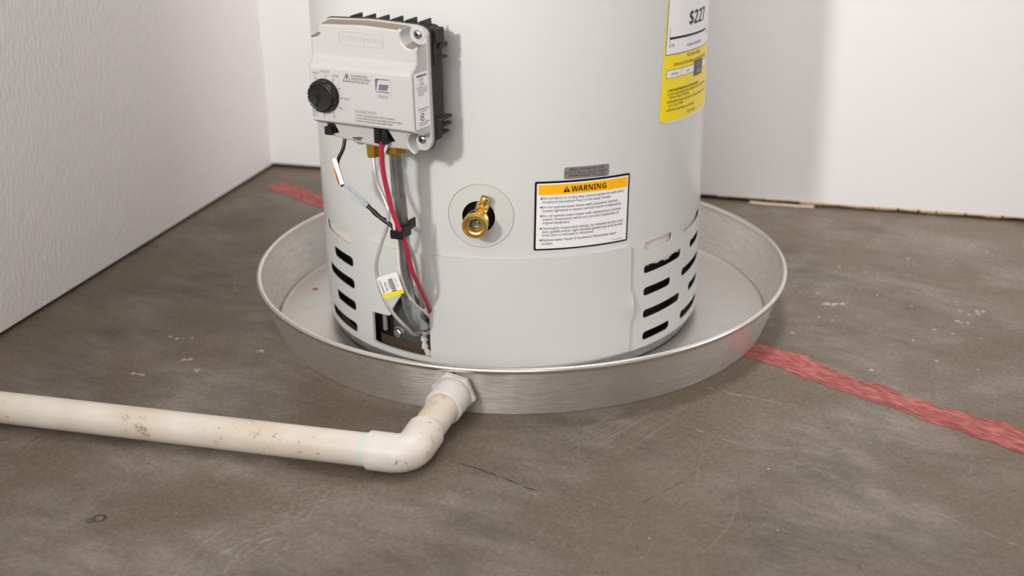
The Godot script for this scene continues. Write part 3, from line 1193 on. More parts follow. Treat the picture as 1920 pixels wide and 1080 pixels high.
func burner_opening() -> void:
	# what shows through the cut-out of the door
	var g := Geo.new()
	sheet(g, soften([Vector2(arc(-38.9), 0.0300), Vector2(arc(-25.2), 0.0300), Vector2(arc(-25.2), 0.1195), Vector2(arc(-38.9), 0.1195)], 0.003), [], 0.2400, 0.0012, 0.006)
	put("burner_plate", g, M.plate, heater)
	g = Geo.new()
	sheet(g, soften([Vector2(arc(-44.5), 0.0215), Vector2(arc(-22.5), 0.0215), Vector2(arc(-22.5), 0.0345), Vector2(arc(-44.5), 0.0345)], 0.001), [], 0.2415, 0.0015, 0.006)
	put("burner_plate", g, mat(Color(0.34, 0.29, 0.24), 0.55, 0.3), heater)
	g = Geo.new()
	tube(g, [bent(arc(-43.2), 0.0395, 0.238), bent(arc(-43.2), 0.078, 0.238)], 0.0034, 16)
	put("shield_tube", g, mat(Color(0.66, 0.64, 0.68), 0.4, 0.5), heater)
	screw_head("burner_screw", bent(arc(-36.6), 0.0435, 0.2402), out_of(arc(-36.6)), 0.0062, heater, true)
	screw_head("burner_screw", bent(arc(-26.0), 0.0395, 0.232), out_of(arc(-26.0)), 0.003, heater, true)
	g = Geo.new()
	var c := bx(0.0030, 0.0695, 0.2435)
	lathe(g, [Vector2(0.0090, -0.004), Vector2(0.0170, -0.003), Vector2(0.0172, 0.002), Vector2(0.0140, 0.0048), Vector2(0.0098, 0.0038), Vector2(0.0088, -0.004)], c, bdir(0.05, 0.1, 1.0), 32, func(a, _p): return 1.0 + 0.05 * sin(a * 5.0 + 1.0) + 0.03 * sin(a * 11.0))
	put("gasket_ring", g, M.wool, heater, "white fibre gasket")
	g = Geo.new()
	var rope := smooth_path(bpath([Vector3(0.0015, 0.057, 0.2425), Vector3(-0.0005, 0.046, 0.2435), Vector3(0.0005, 0.036, 0.2445), Vector3(0.0035, 0.029, 0.2450), Vector3(0.0085, 0.0245, 0.2450)]), 7)
	tube(g, rope, func(t): return 0.0037 + 0.0011 * sin(t * 23.0) + 0.0006 * sin(t * 51.0), 14)
	put("gasket_rope", g, M.wool, heater)


# height of the cover's face over the (u, y) plane
func cover_height(y: float) -> float:
	if y < 0.336:
		return lerpf(0.3300, 0.3370, clampf((y - 0.311) / 0.025, 0.0, 1.0))
	if y < 0.3425:
		return lerpf(0.3370, 0.3470, smoothstep(0.336, 0.3425, y))
	return lerpf(0.3470, 0.3370, smoothstep(0.4005, 0.4140, y))


func on_cover(lift := 0.0002) -> Callable:
	return func(u, y): return [bx(u, y, cover_height(y) + lift), bdir(0, 0, 1)]


func gas_valve() -> void:
	valve = Node3D.new()
	valve.name = "gas_control"
	heater.add_child(valve)
	valve.position = Vector3(0, -LIFT, 0)
	valve.set_meta("label", "white gas control box with black dial")
	var n := bdir(0, 0, 1)
	# black rear body with its fins and clips
	var g := Geo.new()
	slab(g, soften([Vector2(-0.068, 0.322), Vector2(0.0605, 0.322), Vector2(0.0605, 0.4455), Vector2(-0.066, 0.4455)], 0.010), 0.2815, 0.3105)
	for k in 3:
		bblock(g, Vector3(0.059, 0.352 + 0.018 * k, 0.284), Vector3(0.0612, 0.3528 + 0.018 * k, 0.305), 0.0002)
	bblock(g, Vector3(-0.03, 0.36, 0.240), Vector3(0.03, 0.41, 0.283))
	put("valve_body", g, M.dusty, valve, "black plastic rear half")
	for k in 6:
		g = Geo.new()
		var u := -0.036 + 0.0175 * k
		var fr := Transform3D(Basis(bdir(1, 0, 0), Vector3.UP, n) , bx(u, 0.4490, 0.2985))
		block(g, fr, Vector3(0.0024, 0.0075, 0.022), 0.0004)
		put("cooling_fin", g, M.black, valve)
	for q in [[Vector3(0.060, 0.428, 0.2835), Vector3(0.0655, 0.4435, 0.300)], [Vector3(0.060, 0.405, 0.2960), Vector3(0.0635, 0.434, 0.3035)], [Vector3(0.059, 0.4215, 0.276), Vector3(0.0655, 0.4265, 0.292)], [Vector3(0.059, 0.409, 0.276), Vector3(0.0650, 0.412, 0.297)], [Vector3(0.058, 0.341, 0.2715), Vector3(0.0655, 0.3445, 0.303)], [Vector3(0.058, 0.333, 0.2715), Vector3(0.0650, 0.336, 0.303)], [Vector3(0.058, 0.325, 0.2765), Vector3(0.0645, 0.328, 0.303)], [Vector3(0.0595, 0.322, 0.292), Vector3(0.0640, 0.345, 0.3055)]]:
		g = Geo.new()
		bblock(g, q[0], q[1], 0.0008)
		put("side_clip", g, M.dusty, valve)
	# thin black seal between the halves
	g = Geo.new()
	var edge := soften([Vector2(-0.0748, 0.3290), Vector2(-0.0660, 0.3265), Vector2(-0.0560, 0.3180), Vector2(-0.0160, 0.3135), Vector2(0.0120, 0.3115), Vector2(0.0250, 0.3130), Vector2(0.0600, 0.3130), Vector2(0.0650, 0.3220), Vector2(0.0645, 0.3700), Vector2(0.0640, 0.4440), Vector2(0.0540, 0.4495), Vector2(-0.0050, 0.4520), Vector2(-0.0660, 0.4495), Vector2(-0.0745, 0.4380)], 0.0075, 5)
	slab(g, inset(edge, -0.0008), 0.3095, 0.3118)
	put("seal", g, M.black, valve)
	cover(edge)
	# dial
	g = Geo.new()
	var kc := bx(-0.0513, 0.3713, 0.3471)
	var grip := func(a, p): return 1.0 - (0.075 * pow(absf(sin(a * 6.0)), 10.0) if p.x > 0.0150 and p.y < 0.0092 and p.y > 0.002 else 0.0)
	lathe(g, [Vector2(0.0, 0.0), Vector2(0.0184, 0.0), Vector2(0.0188, 0.0012), Vector2(0.0184, 0.0024), Vector2(0.0177, 0.0030), Vector2(0.0164, 0.0088), Vector2(0.0158, 0.0097), Vector2(0.0150, 0.0101), Vector2(0.0143, 0.0096), Vector2(0.0138, 0.0094), Vector2(0.0, 0.0094)], kc, n, 288, grip)
	var kx := bdir(1, 0, 0)
	for k in 12:
		var a := TAU * (k + 0.5) / 12.0
		var e := (kx * cos(a) + Vector3.UP * sin(a) + n * 0.22).normalized()
		var tang := (-kx * sin(a) + Vector3.UP * cos(a)).normalized()
		block(g, Transform3D(Basis(tang, e, tang.cross(e)), kc + (kx * cos(a) + Vector3.UP * sin(a)) * 0.0170 + n * 0.0060), Vector3(0.0070, 0.0018, 0.0050), 0.0005)
	var knob := put("dial_knob", g, M.rubber, valve, "black ribbed dial")
	g = Geo.new()
	var kpos := func(x: float, y: float, z: float) -> Vector3: return kc + bdir(1, 0, 0) * x + Vector3.UP * y + n * z
	var kp := func(x, y): return [kpos.call(x, y, 0.0097), n]
	patch(g, bar(0.0006, 0.0014, -0.0066, -0.0122, 0.0024), kp)
	patch(g, bar(-0.0040, 0.0008, -0.0010, 0.0020, 0.0022), kp)
	patch(g, bar(-0.0052, -0.0022, -0.0030, 0.0010, 0.0018), kp)
	put("pointer", g, M.gloss, valve)
	g = Geo.new()
	lathe(g, [Vector2(0.0, 0.0), Vector2(0.0009, 0.0), Vector2(0.0006, 0.0005), Vector2(0.0, 0.0006)], kpos.call(0.0159, 0.0058, 0.0066), (bdir(1, 0, 0) * 0.9 + Vector3.UP * 0.35 + n * 0.25).normalized(), 12)
	put("dial_mark", g, M.white_print, valve)
	knob.set_meta("label", "black ribbed dial")
	# printed scale round the dial
	g = Geo.new()
	var on := on_cover()
	for q in [Vector2(-0.0108, 0.0177), Vector2(0.0022, 0.0219), Vector2(0.0131, 0.0193), Vector2(0.0214, 0.0101), Vector2(0.0233, -0.0013), Vector2(0.0176, -0.0118), Vector2(0.0094, -0.0188), Vector2(-0.002, -0.0206)]:
		var e: Vector2 = q.normalized()
		var c := Vector2(-0.0513, 0.3713)
		patch(g, bar(c.x + e.x * 0.0195, c.y + e.y * 0.0195, c.x + e.x * 0.0233, c.y + e.y * 0.0233, 0.0008), on)
	for q in [["OFF", -0.0655, 0.3935, 0.0075], ["PILOT", -0.0545, 0.3962, 0.0115], ["LOW", -0.0402, 0.3925, 0.0085], ["HOT", -0.0267, 0.3682, 0.0080], ["A", -0.0320, 0.3565, 0.0026], ["B", -0.0420, 0.3470, 0.0024], ["C", -0.0550, 0.3460, 0.0024], ["VERY", -0.0692, 0.3500, 0.0080], ["HOT", -0.0690, 0.3462, 0.0066]]:
		write(g, q[0], sans, q[1], q[2], 0.0029, q[3], on)
	write(g, "STATUS", sans, 0.0172, 0.3748, 0.0031, 0.0130, on)
	write(g, "TO LIGHT PILOT:", sans, -0.0132, 0.3557, 0.0031, 0.0280, on)
	put("dial_lettering", g, M.grey_ink, valve)
	g = Geo.new()
	for q in [["SCALDING RISK", -0.0158, 0.3950, 0.0208], ["INCREASES WITH", -0.0158, 0.3916, 0.0240], ["HOTTER WATER", -0.0158, 0.3882, 0.0222]]:
		write(g, q[0], sans, q[1], q[2], 0.0024, q[3], on)
	for q in [["1. Press and hold knob in PILOT position.", 0.3521, 0.0510], ["2. Press IGNITE button repeatedly until pilot lights.", 0.3488, 0.0600], ["3. Release knob when status light blinks.", 0.3457, 0.0480]]:
		write(g, q[0], sans, -0.0132, q[1], 0.0021, q[2], on)
	for q in [[-0.0262, 0.3893, -0.0212, 0.3985], [-0.0212, 0.3985, -0.0168, 0.3893], [-0.0168, 0.3893, -0.0262, 0.3893]]:
		patch(g, bar(q[0], q[1], q[2], q[3], 0.0006), on)
	patch(g, bar(-0.0213, 0.3962, -0.0213, 0.3920, 0.0013), on)
	patch(g, bar(-0.0213, 0.3911, -0.0213, 0.3900, 0.0012), on)
	put("instruction_lettering", g, M.ink, valve)
	# raised nameplate
	g = Geo.new()
	var plate := rounded(-0.0350, 0.4268, 0.0208, 0.4418, 0.0025, 4)
	var inner := inset(plate, 0.0007)
	for i in plate.size():
		var j := (i + 1) % plate.size()
		var e := edge_normal(plate, i)
		var h := 0.3376
		g.face([bx(plate[i].x, plate[i].y, 0.337), bx(plate[j].x, plate[j].y, 0.337), bx(plate[j].x, plate[j].y, h), bx(plate[i].x, plate[i].y, h)], bdir(e.x, e.y, 0))
		g.face([bx(inner[i].x, inner[i].y, 0.337), bx(inner[j].x, inner[j].y, 0.337), bx(inner[j].x, inner[j].y, h), bx(inner[i].x, inner[i].y, h)], bdir(-e.x, -e.y, 0))
		g.face([bx(plate[i].x, plate[i].y, h), bx(plate[j].x, plate[j].y, h), bx(inner[j].x, inner[j].y, h), bx(inner[i].x, inner[i].y, h)], n)
	raised(g, "iCON System", sans, -0.0315, 0.4317, 0.0062, 0.0485, 0.3368, 0.3375)
	put("raised_nameplate", g, M.plastic, valve)
	# rating label on the right side
	side_label()
	for q in [Vector3(0.0545, 0.4412, 0.3195), Vector3(0.0545, 0.3262, 0.3195)]:
		screw_head("screw", bx(q.x, q.y, q.z), n, 0.0052, valve)
	# connectors along the bottom
	g = Geo.new()
	bblock(g, Vector3(-0.0612, 0.3235, 0.322), Vector3(-0.0515, 0.3330, 0.3395), 0.0008)
	bblock(g, Vector3(-0.0560, 0.3260, 0.322), Vector3(-0.0490, 0.3370, 0.3352), 0.0008)
	put("plug", g, M.black, valve)
	for u in [0.0048, 0.0140]:
		g = Geo.new()
		bblock(g, Vector3(u, 0.3215, 0.322), Vector3(u + 0.0083, 0.3385, 0.3410), 0.0009)
		bblock(g, Vector3(u + 0.003, 0.3250, 0.340), Vector3(u + 0.0053, 0.3300, 0.3418), 0.0004)
		put("plug", g, M.black, valve)
	# brass unions underneath
	g = Geo.new()
	hexagon(g, bx(-0.0112, 0.2985, 0.3190), Vector3.UP, 0.0128, 0.016, 0.0008, 0.25)
	put("brass_union", g, M.dull_brass, valve)
	g = Geo.new()
	hexagon(g, bx(0.0180, 0.3062, 0.3180), Vector3.UP, 0.0215, 0.009, 0.0012, 0.1)
	lathe(g, [Vector2(0.0085, 0.3045), Vector2(0.0098, 0.3062), Vector2(0.0098, 0.3075)], bx(0.0180, 0.0, 0.3180), Vector3.UP, 32)
	put("brass_union", g, M.dull_brass, valve)


func raised(g: Geo, s: String, font: Font, x: float, y: float, cap: float, width: float, r0: float, r1: float) -> void:
	var flat := Geo.new()
	write(flat, s, font, x, y, cap, width, func(u, v): return [Vector3(u, v, 0), Vector3(0, 0, 1)])
	var edges := {}
	for i in range(0, flat.idx.size(), 3):
		for k in 3:
			var p := flat.v[flat.idx[i + k]]
			var q := flat.v[flat.idx[i + (k + 1) % 3]]
			var a := Vector2(snappedf(p.x, 1e-6), snappedf(p.y, 1e-6))
			var b := Vector2(snappedf(q.x, 1e-6), snappedf(q.y, 1e-6))
			if edges.has([b, a]):
				edges.erase([b, a])
			else:
				edges[[a, b]] = true
	for e in edges:
		var d: Vector2 = (e[1] - e[0]).normalized()
		var nn := bdir(-d.y, d.x, 0)
		g.face([bx(e[0].x, e[0].y, r0), bx(e[1].x, e[1].y, r0), bx(e[1].x, e[1].y, r1), bx(e[0].x, e[0].y, r1)], nn)
	var f := g.v.size()
	for p in flat.v:
		g.vert(bx(p.x, p.y, r1), bdir(0, 0, 1))
	for i in range(0, flat.idx.size(), 3):
		g.tri(f + flat.idx[i], f + flat.idx[i + 1], f + flat.idx[i + 2])


func cover(edge: PackedVector2Array) -> void:
	var n := bdir(0, 0, 1)
	var g := Geo.new()
	slab(g, edge, 0.3118, 0.3190, 0.0008)
	var pieces_ := Geometry2D.clip_polygons(grown(inset(edge, 0.0006)), grown(circle(-0.0705, 0.4455, 0.0118, 36)))
	pieces_ = Geometry2D.clip_polygons(pieces_[0], grown(circle(0.0560, 0.4425, 0.0122, 36)))
	pieces_ = Geometry2D.clip_polygons(pieces_[0], grown(circle(0.0570, 0.3245, 0.0110, 36)))
	var body := grown(pieces_[0], 0.001)
	# resample evenly so that the draft and the fillet run smoothly
	var even := PackedVector2Array()
	for i in body.size():
		var a := body[i]
		var b := body[(i + 1) % body.size()]
		var k := maxi(1, roundi(a.distance_to(b) / 0.0014))
		for j in k:
			even.append(a.lerp(b, float(j) / k))
	var keep := PackedVector2Array()
	for p in even:
		if keep.is_empty() or p.distance_to(keep[-1]) > 0.0005:
			keep.append(p)
	body = keep
	var nn := vertex_normals(body)
	var sm := nn
	for pass_ in 2:
		var nx := PackedVector2Array()
		for i in sm.size():
			nx.append((sm[(i + sm.size() - 1) % sm.size()] + sm[i] * 2.0 + sm[(i + 1) % sm.size()]).normalized())
		sm = nx
	var rings := []
	var steps := 5
	var draft := 0.0032
	var fil := 0.0024
	for k in steps + 2:
		var ring := []
		for i in body.size():
			var top := cover_height(body[i].y)
			var share := clampf((top - 0.318) / 0.029, 0.2, 1.0)
			if k == 0:
				ring.append([body[i], 0.3180, sm[i], 0.12])
			else:
				var a := PI / 2 * (k - 1) / steps
				var off := draft * share + fil * (1.0 - cos(a))
				ring.append([body[i] - sm[i] * off, top - fil + fil * sin(a), sm[i], sin(a)])
		rings.append(ring)
	var f := g.v.size()
	for ring in rings:
		for q in ring:
			var k: float = q[3]
			var side := sqrt(maxf(0.0, 1.0 - k * k))
			g.vert(bx(q[0].x, q[0].y, q[1]), (bdir(q[2].x, q[2].y, 0) * side + n * k).normalized())
	var cnt := body.size()
	for k in rings.size() - 1:
		for i in cnt:
			var j := (i + 1) % cnt
			g.quad(f + k * cnt + i, f + k * cnt + j, f + (k + 1) * cnt + j, f + (k + 1) * cnt + i)
	# the face, with openings for the status window and the sockets
	var face := PackedVector2Array()
	for q in rings[-1]:
		face.append(q[0])
	var status := rounded(0.0150, 0.3815, 0.0328, 0.3960, 0.0016, 4)
	var sock := [soften([Vector2(-0.0292, 0.3225), Vector2(-0.0145, 0.3245), Vector2(-0.0155, 0.3155), Vector2(-0.0185, 0.3145), Vector2(-0.0235, 0.3148)], 0.0006, 2), soften([Vector2(-0.0575, 0.3380), Vector2(-0.0475, 0.3372), Vector2(-0.0440, 0.3260), Vector2(-0.0600, 0.3230)], 0.001, 2), soften([Vector2(0.0042, 0.3395), Vector2(0.0228, 0.3395), Vector2(0.0285, 0.3235), Vector2(0.0060, 0.3200)], 0.0012, 2)]
	var holes := [status] + sock
	var cuts := []
	for k in 26:
		cuts.append(0.3118 + 0.0012 * k)
	for k in 16:
		cuts.append(0.3995 + 0.001 * k)
	for k in 10:
		cuts.append(0.3450 + 0.005 * k)
	cuts.sort()
	for s in pieces(face, holes, 0.0, true, cuts):
		patch(g, s.poly, func(u, y):
			var slope := (cover_height(y + 0.0004) - cover_height(y - 0.0004)) / 0.0008
			return [bx(u, y, cover_height(y)), bdir(0, -slope, 1)])
	for h in holes:
		var deep := 0.006 if h == status else 0.011
		for i in h.size():
			var j: int = (i + 1) % h.size()
			var e := edge_normal(h, i)
			g.face([bx(h[i].x, h[i].y, cover_height(h[i].y)), bx(h[j].x, h[j].y, cover_height(h[j].y)), bx(h[j].x, h[j].y, cover_height(h[j].y) - deep), bx(h[i].x, h[i].y, cover_height(h[i].y) - deep)], bdir(-e.x, -e.y, 0))
		patch(g, h, func(u, y): return [bx(u, y, cover_height(y) - deep), n])
	# bowls round the screws
	for q in [Vector2(0.0545, 0.4412), Vector2(0.0545, 0.3262)]:
		var b := bx(q.x, q.y, 0.3188)
		lathe(g, [Vector2(0.0082, 0.0), Vector2(0.0078, 0.0010), Vector2(0.0, 0.0010)], b, n, 32)
	put("cover", g, M.plastic, valve)
	g = Geo.new()
	f = 0
	for k in 3:
		for q in rings[k]:
			var kk: float = q[3]
			var side := sqrt(maxf(0.0, 1.0 - kk * kk))
			var nrm := (bdir(q[2].x, q[2].y, 0) * side + n * kk).normalized()
			g.vert(bx(q[0].x, q[0].y, q[1]) + nrm * 0.0001, nrm)
	for k in 2:
		for i in cnt:
			var j := (i + 1) % cnt
			if sm[i].y > 0.72 and sm[j].y > 0.72 and body[i].y > 0.42:
				g.quad(f + k * cnt + i, f + k * cnt + j, f + (k + 1) * cnt + j, f + (k + 1) * cnt + i)
	put("dust_film", g, M.dust, valve, "brownish dust along the top edge")
	# black bottoms of the sockets in use
	for k in [1, 2]:
		g = Geo.new()
		patch(g, inset(sock[k], 0.0003), func(u, y): return [bx(u, y, cover_height(y) - 0.004), n])
		put("socket", g, M.black, valve)
	# raised surround, sloping recess and display of the status window
	g = Geo.new()
	var o := rounded(0.0135, 0.3800, 0.0343, 0.3975, 0.0024, 4)
	var inn := status
	for i in o.size():
		var j := (i + 1) % o.size()
		var e := edge_normal(o, i)
		g.face([bx(o[i].x, o[i].y, 0.3470), bx(o[j].x, o[j].y, 0.3470), bx(o[j].x, o[j].y, 0.3477), bx(o[i].x, o[i].y, 0.3477)], bdir(e.x, e.y, 0.3))
		g.face([bx(o[i].x, o[i].y, 0.3477), bx(o[j].x, o[j].y, 0.3477), bx(inn[j].x, inn[j].y, 0.3477), bx(inn[i].x, inn[i].y, 0.3477)], n)
		g.face([bx(inn[i].x, inn[i].y, 0.3477), bx(inn[j].x, inn[j].y, 0.3477), bx(inn[j].x, inn[j].y, 0.3460), bx(inn[i].x, inn[i].y, 0.3460)], bdir(-e.x, -e.y, 0))
	var tilt := bdir(0, 0.35, 1)
	g.face([bx(0.0152, 0.3822, 0.3465), bx(0.0326, 0.3822, 0.3465), bx(0.0326, 0.3945, 0.3420), bx(0.0152, 0.3945, 0.3420)], tilt)
	put("window_surround", g, M.plastic, valve)
	g = Geo.new()
	g.face([bx(0.0175, 0.3833, 0.3464), bx(0.0288, 0.3833, 0.3464), bx(0.0300, 0.3893, 0.3442), bx(0.0180, 0.3893, 0.3442)], tilt)
	put("status_display", g, mat(Color(0.40, 0.41, 0.46), 0.25), valve, "small grey status display")


func side_label() -> void:
	# on the drafted right wall of the cover
	var place := func(lift: float) -> Callable:
		return func(a, y):
			var r: float = 0.3445 - a
			var u := lerpf(0.0648, 0.0641, clampf((y - 0.343) / 0.087, 0.0, 1.0)) - 0.0005 - 0.0032 * clampf((r - 0.318) / 0.0266, 0.0, 1.0) + lift
			return [bx(u, y, r), bdir(1, 0, 0.11)]
	var g := Geo.new()
	patch(g, rounded(0.0003, 0.3430, 0.0262, 0.4035, 0.0008, 2), place.call(0.0003))
	var l := put("rating_label", g, M.white_print, valve, "white printed rating label on the side")
	g = Geo.new()
	var p: Callable = place.call(0.0005)
	write(g, "WV8840A1007", bold, 0.0052, 0.3985, 0.0026, 0.0165, p)
	patch(g, PackedVector2Array([Vector2(0.0232, 0.3985), Vector2(0.0246, 0.3985), Vector2(0.0239, 0.4000)]), p)
	for q in [["24V 60HZ", 0.3952, 0.0090, 0.0080], ["0.7 A", 0.3924, 0.0110, 0.0050], ["0.750 Max", 0.3896, 0.0090, 0.0090], ["1/2 PSI MAX 3.5 in. W.C.", 0.3862, 0.0040, 0.0195], ["4.0 IN NAT  10.0 IN LP", 0.3836, 0.0055, 0.0180], ["120 TO 160 DEG F  GAS", 0.3810, 0.0065, 0.0160], ["NAT GAS", 0.3784, 0.0080, 0.0085], ["DA1001 4000001 0874", 0.3630, 0.0055, 0.0190], ["222-52807-01", 0.3602, 0.0080, 0.0125], ["Certified to Light Blinks", 0.3482, 0.0060, 0.0180], ["Made in Mexico", 0.3456, 0.0075, 0.0135]]:
		write(g, q[0], sans, q[2], q[1], 0.0018, q[3], p)
	# round certification mark
	for k in 20:
		var a0 := 0.6 + 5.2 * k / 20.0
		var a1 := 0.6 + 5.2 * (k + 1) / 20.0
		patch(g, bar(0.0128 + cos(a0) * 0.0036, 0.3548 + sin(a0) * 0.0036, 0.0128 + cos(a1) * 0.0036, 0.3548 + sin(a1) * 0.0036, 0.0009), p)
	write(g, "SP", bold, 0.0108, 0.3534, 0.0028, 0.0042, p)
	var t := put("label_lettering", g, M.ink, valve)
	t.position = l.position


func tubes_and_wires() -> void:
	var g := Geo.new()
	tube(g, smooth_path(bpath([Vector3(0.0180, 0.3082, 0.3180), Vector3(0.0177, 0.2722, 0.3160), Vector3(0.0175, 0.2137, 0.3120), Vector3(0.0174, 0.1668, 0.3090), Vector3(0.0170, 0.1393, 0.3070), Vector3(0.0165, 0.1190, 0.3030), Vector3(0.0150, 0.0985, 0.2930), Vector3(0.0122, 0.0800, 0.2760), Vector3(0.0075, 0.0690, 0.2560), Vector3(0.0030, 0.0660, 0.2350)]), 8), 0.0079, 28)
	put("gas_tube", g, M.tube, heater, "bare grey steel gas tube")
	g = Geo.new()
	tube(g, smooth_path(bpath([Vector3(-0.0098, 0.3029, 0.3220), Vector3(-0.0063, 0.2843, 0.3250), Vector3(-0.0038, 0.2689, 0.3250), Vector3(0.0037, 0.2529, 0.3250), Vector3(0.0092, 0.2416, 0.3270), Vector3(0.0098, 0.2306, 0.3280), Vector3(0.0075, 0.2181, 0.3300), Vector3(0.0004, 0.1983, 0.3320), Vector3(-0.0044, 0.1820, 0.3340), Vector3(-0.0060, 0.1686, 0.3340), Vector3(-0.0053, 0.1552, 0.3330), Vector3(-0.0019, 0.1387, 0.3320), Vector3(0.0046, 0.1223, 0.3300), Vector3(0.0111, 0.1055, 0.3220), Vector3(0.0109, 0.0884, 0.3050), Vector3(0.0020, 0.0620, 0.2700), Vector3(-0.002, 0.056, 0.2380)])), 0.0021, 14)
	put("pilot_tube", g, M.steel, heater, "thin bright pilot tube")
	g = Geo.new()
	tube(g, smooth_path(bpath([Vector3(0.0120, 0.3243, 0.3380), Vector3(0.0117, 0.3085, 0.3380), Vector3(0.0120, 0.2899, 0.3370), Vector3(0.0138, 0.2710, 0.3350), Vector3(0.0180, 0.2460, 0.3330), Vector3(0.0234, 0.2271, 0.3310), Vector3(0.0265, 0.2161, 0.3290), Vector3(0.0295, 0.2004, 0.3250), Vector3(0.0304, 0.1794, 0.3200), Vector3(0.0309, 0.1645, 0.3150), Vector3(0.0313, 0.1463, 0.3050), Vector3(0.0276, 0.1242, 0.2870), Vector3(0.0203, 0.1018, 0.2660), Vector3(0.0152, 0.0849, 0.2520), Vector3(0.0107, 0.0708, 0.2400)])), 0.0026, 14)
	put("red_wire", g, M.red, heater)
	g = Geo.new()
	tube(g, smooth_path(bpath([Vector3(0.0210, 0.3236, 0.3360), Vector3(0.0142, 0.3120, 0.3340), Vector3(0.0102, 0.3006, 0.3320), Vector3(0.0103, 0.2750, 0.3290), Vector3(0.0156, 0.2567, 0.3280), Vector3(0.0186, 0.2385, 0.3290), Vector3(0.0183, 0.2229, 0.3300), Vector3(0.0198, 0.2083, 0.3280), Vector3(0.0190, 0.1891, 0.3250), Vector3(0.0187, 0.1691, 0.3240), Vector3(0.0209, 0.1481, 0.3200), Vector3(0.0224, 0.1314, 0.3120), Vector3(0.0227, 0.1152, 0.2980), Vector3(0.0194, 0.0974, 0.2750), Vector3(0.0137, 0.0774, 0.2500), Vector3(0.0116, 0.0659, 0.2380)])), 0.0017, 12)
	put("white_wire", g, M.white_wire, heater)
	g = Geo.new()
	tube(g, smooth_path(bpath([Vector3(0.0208, 0.2096, 0.3220), Vector3(0.0254, 0.1980, 0.3140), Vector3(0.0272, 0.1802, 0.3060), Vector3(0.0277, 0.1619, 0.3000), Vector3(0.0233, 0.1341, 0.2900), Vector3(0.0163, 0.1101, 0.2750), Vector3(0.0066, 0.0843, 0.2560), Vector3(0.0049, 0.0740, 0.2480)])), 0.0022, 12)
	put("white_wire", g, M.grey_wire, heater)
	# black lead with its flag label and clear sleeve
	g = Geo.new()
	tube(g, smooth_path(bpath([Vector3(-0.0423, 0.3220, 0.3250), Vector3(-0.0426, 0.3150, 0.3280), Vector3(-0.0435, 0.3063, 0.3310), Vector3(-0.0485, 0.2943, 0.3345), Vector3(-0.0505, 0.2830, 0.3350), Vector3(-0.0473, 0.2688, 0.3350), Vector3(-0.0419, 0.2631, 0.3350), Vector3(-0.0280, 0.2535, 0.3335), Vector3(-0.0165, 0.2453, 0.3320), Vector3(-0.0077, 0.2380, 0.3310), Vector3(-0.0002, 0.2317, 0.3300), Vector3(0.0074, 0.2273, 0.3290), Vector3(0.0149, 0.2217, 0.3280), Vector3(0.0198, 0.2150, 0.3230)])), func(t): return 0.0021 + 0.0005 * smoothstep(0.60, 0.66, t) + 0.0003 * sin(t * 60.0) * smoothstep(0.6, 0.66, t), 14)
	put("black_wire", g, M.rubber, heater)
	var sl := mat(Color(0.88, 0.91, 0.95, 0.45), 0.35)
	sl.transparency = BaseMaterial3D.TRANSPARENCY_ALPHA
	g = Geo.new()
	tube(g, bpath([Vector3(-0.0425, 0.2637, 0.3350), Vector3(-0.0350, 0.2583, 0.3346), Vector3(-0.0280, 0.2535, 0.3335), Vector3(-0.0200, 0.2480, 0.3325), Vector3(-0.0140, 0.2438, 0.3320)]), func(t): return 0.0046 + 0.0003 * sin(t * 30.0), 16, false)
	put("clear_sleeve", g, sl, heater)
	g = Geo.new()
	var a := Vector2(-0.0525, 0.2950)
	var b := Vector2(-0.0438, 0.2660)
	var dir := (b - a).normalized()
	var rot := Basis(bdir(1, 0, 0), Vector3.UP, bdir(0, 0, 1)) * Basis(Vector3(0, 0, 1), atan2(dir.x, -dir.y))
	block(g, Transform3D(rot, bx(-0.0478, 0.2815, 0.3367)), Vector3(0.0062, 0.031, 0.0012), 0.0003)
	block(g, Transform3D(rot, bx(-0.0482, 0.2813, 0.3335)), Vector3(0.0072, 0.030, 0.0012), 0.0003)
	var flag := put("wire_label", g, M.white_print, heater, "folded white label with an orange edge")
	g = Geo.new()
	block(g, Transform3D(rot, bx(-0.0512, 0.2755, 0.3348)), Vector3(0.0050, 0.019, 0.0010), 0.0003)
	put("orange_edge", g, mat(Color(0.93, 0.55, 0.14), 0.5), flag)
	# black clip that holds the leads to the gas tube
	g = Geo.new()
	bblock(g, Vector3(0.0140, 0.2090, 0.3290), Vector3(0.0300, 0.2192, 0.3330), 0.0008, VALVE_TURN, 0.04)
	bblock(g, Vector3(0.0130, 0.2085, 0.3180), Vector3(0.0165, 0.2185, 0.3300), 0.0006)
	bblock(g, Vector3(0.0270, 0.2095, 0.3120), Vector3(0.0300, 0.2215, 0.3300), 0.0006)
	bblock(g, Vector3(0.0265, 0.2150, 0.3000), Vector3(0.0292, 0.2265, 0.3130), 0.0006)
	put("wire_clip", g, M.black, heater)
	# barcode tag folded round the pilot tube
	g = Geo.new()
	var t0 := Vector2(-0.0067, 0.1583)
	var ex := (Vector2(0.0212, 0.1701) - t0)
	var ey := (Vector2(0.0026, 0.1340) - t0)
	var tagp := func(lift: float) -> Callable:
		return func(x, y): return [bx(t0.x + ex.x * x + ey.x * y, t0.y + ex.y * x + ey.y * y, 0.3352 + lift), bdir(0, 0, 1)]
	slab(g, soften([t0, t0 + ex, t0 + ex + ey, t0 + ey], 0.0022, 3), 0.3345, 0.3352)
	var bt := put("barcode_tag", g, M.white_print, heater, "white barcode tag with a yellow strip")
	g = Geo.new()
	var tp: Callable = tagp.call(0.0002)
	patch(g, PackedVector2Array([Vector2(0.0, 0.80), Vector2(1.0, 0.80), Vector2(1.0, 0.93), Vector2(0.96, 1.0), Vector2(0.04, 1.0), Vector2(0.0, 0.95)]), tp)
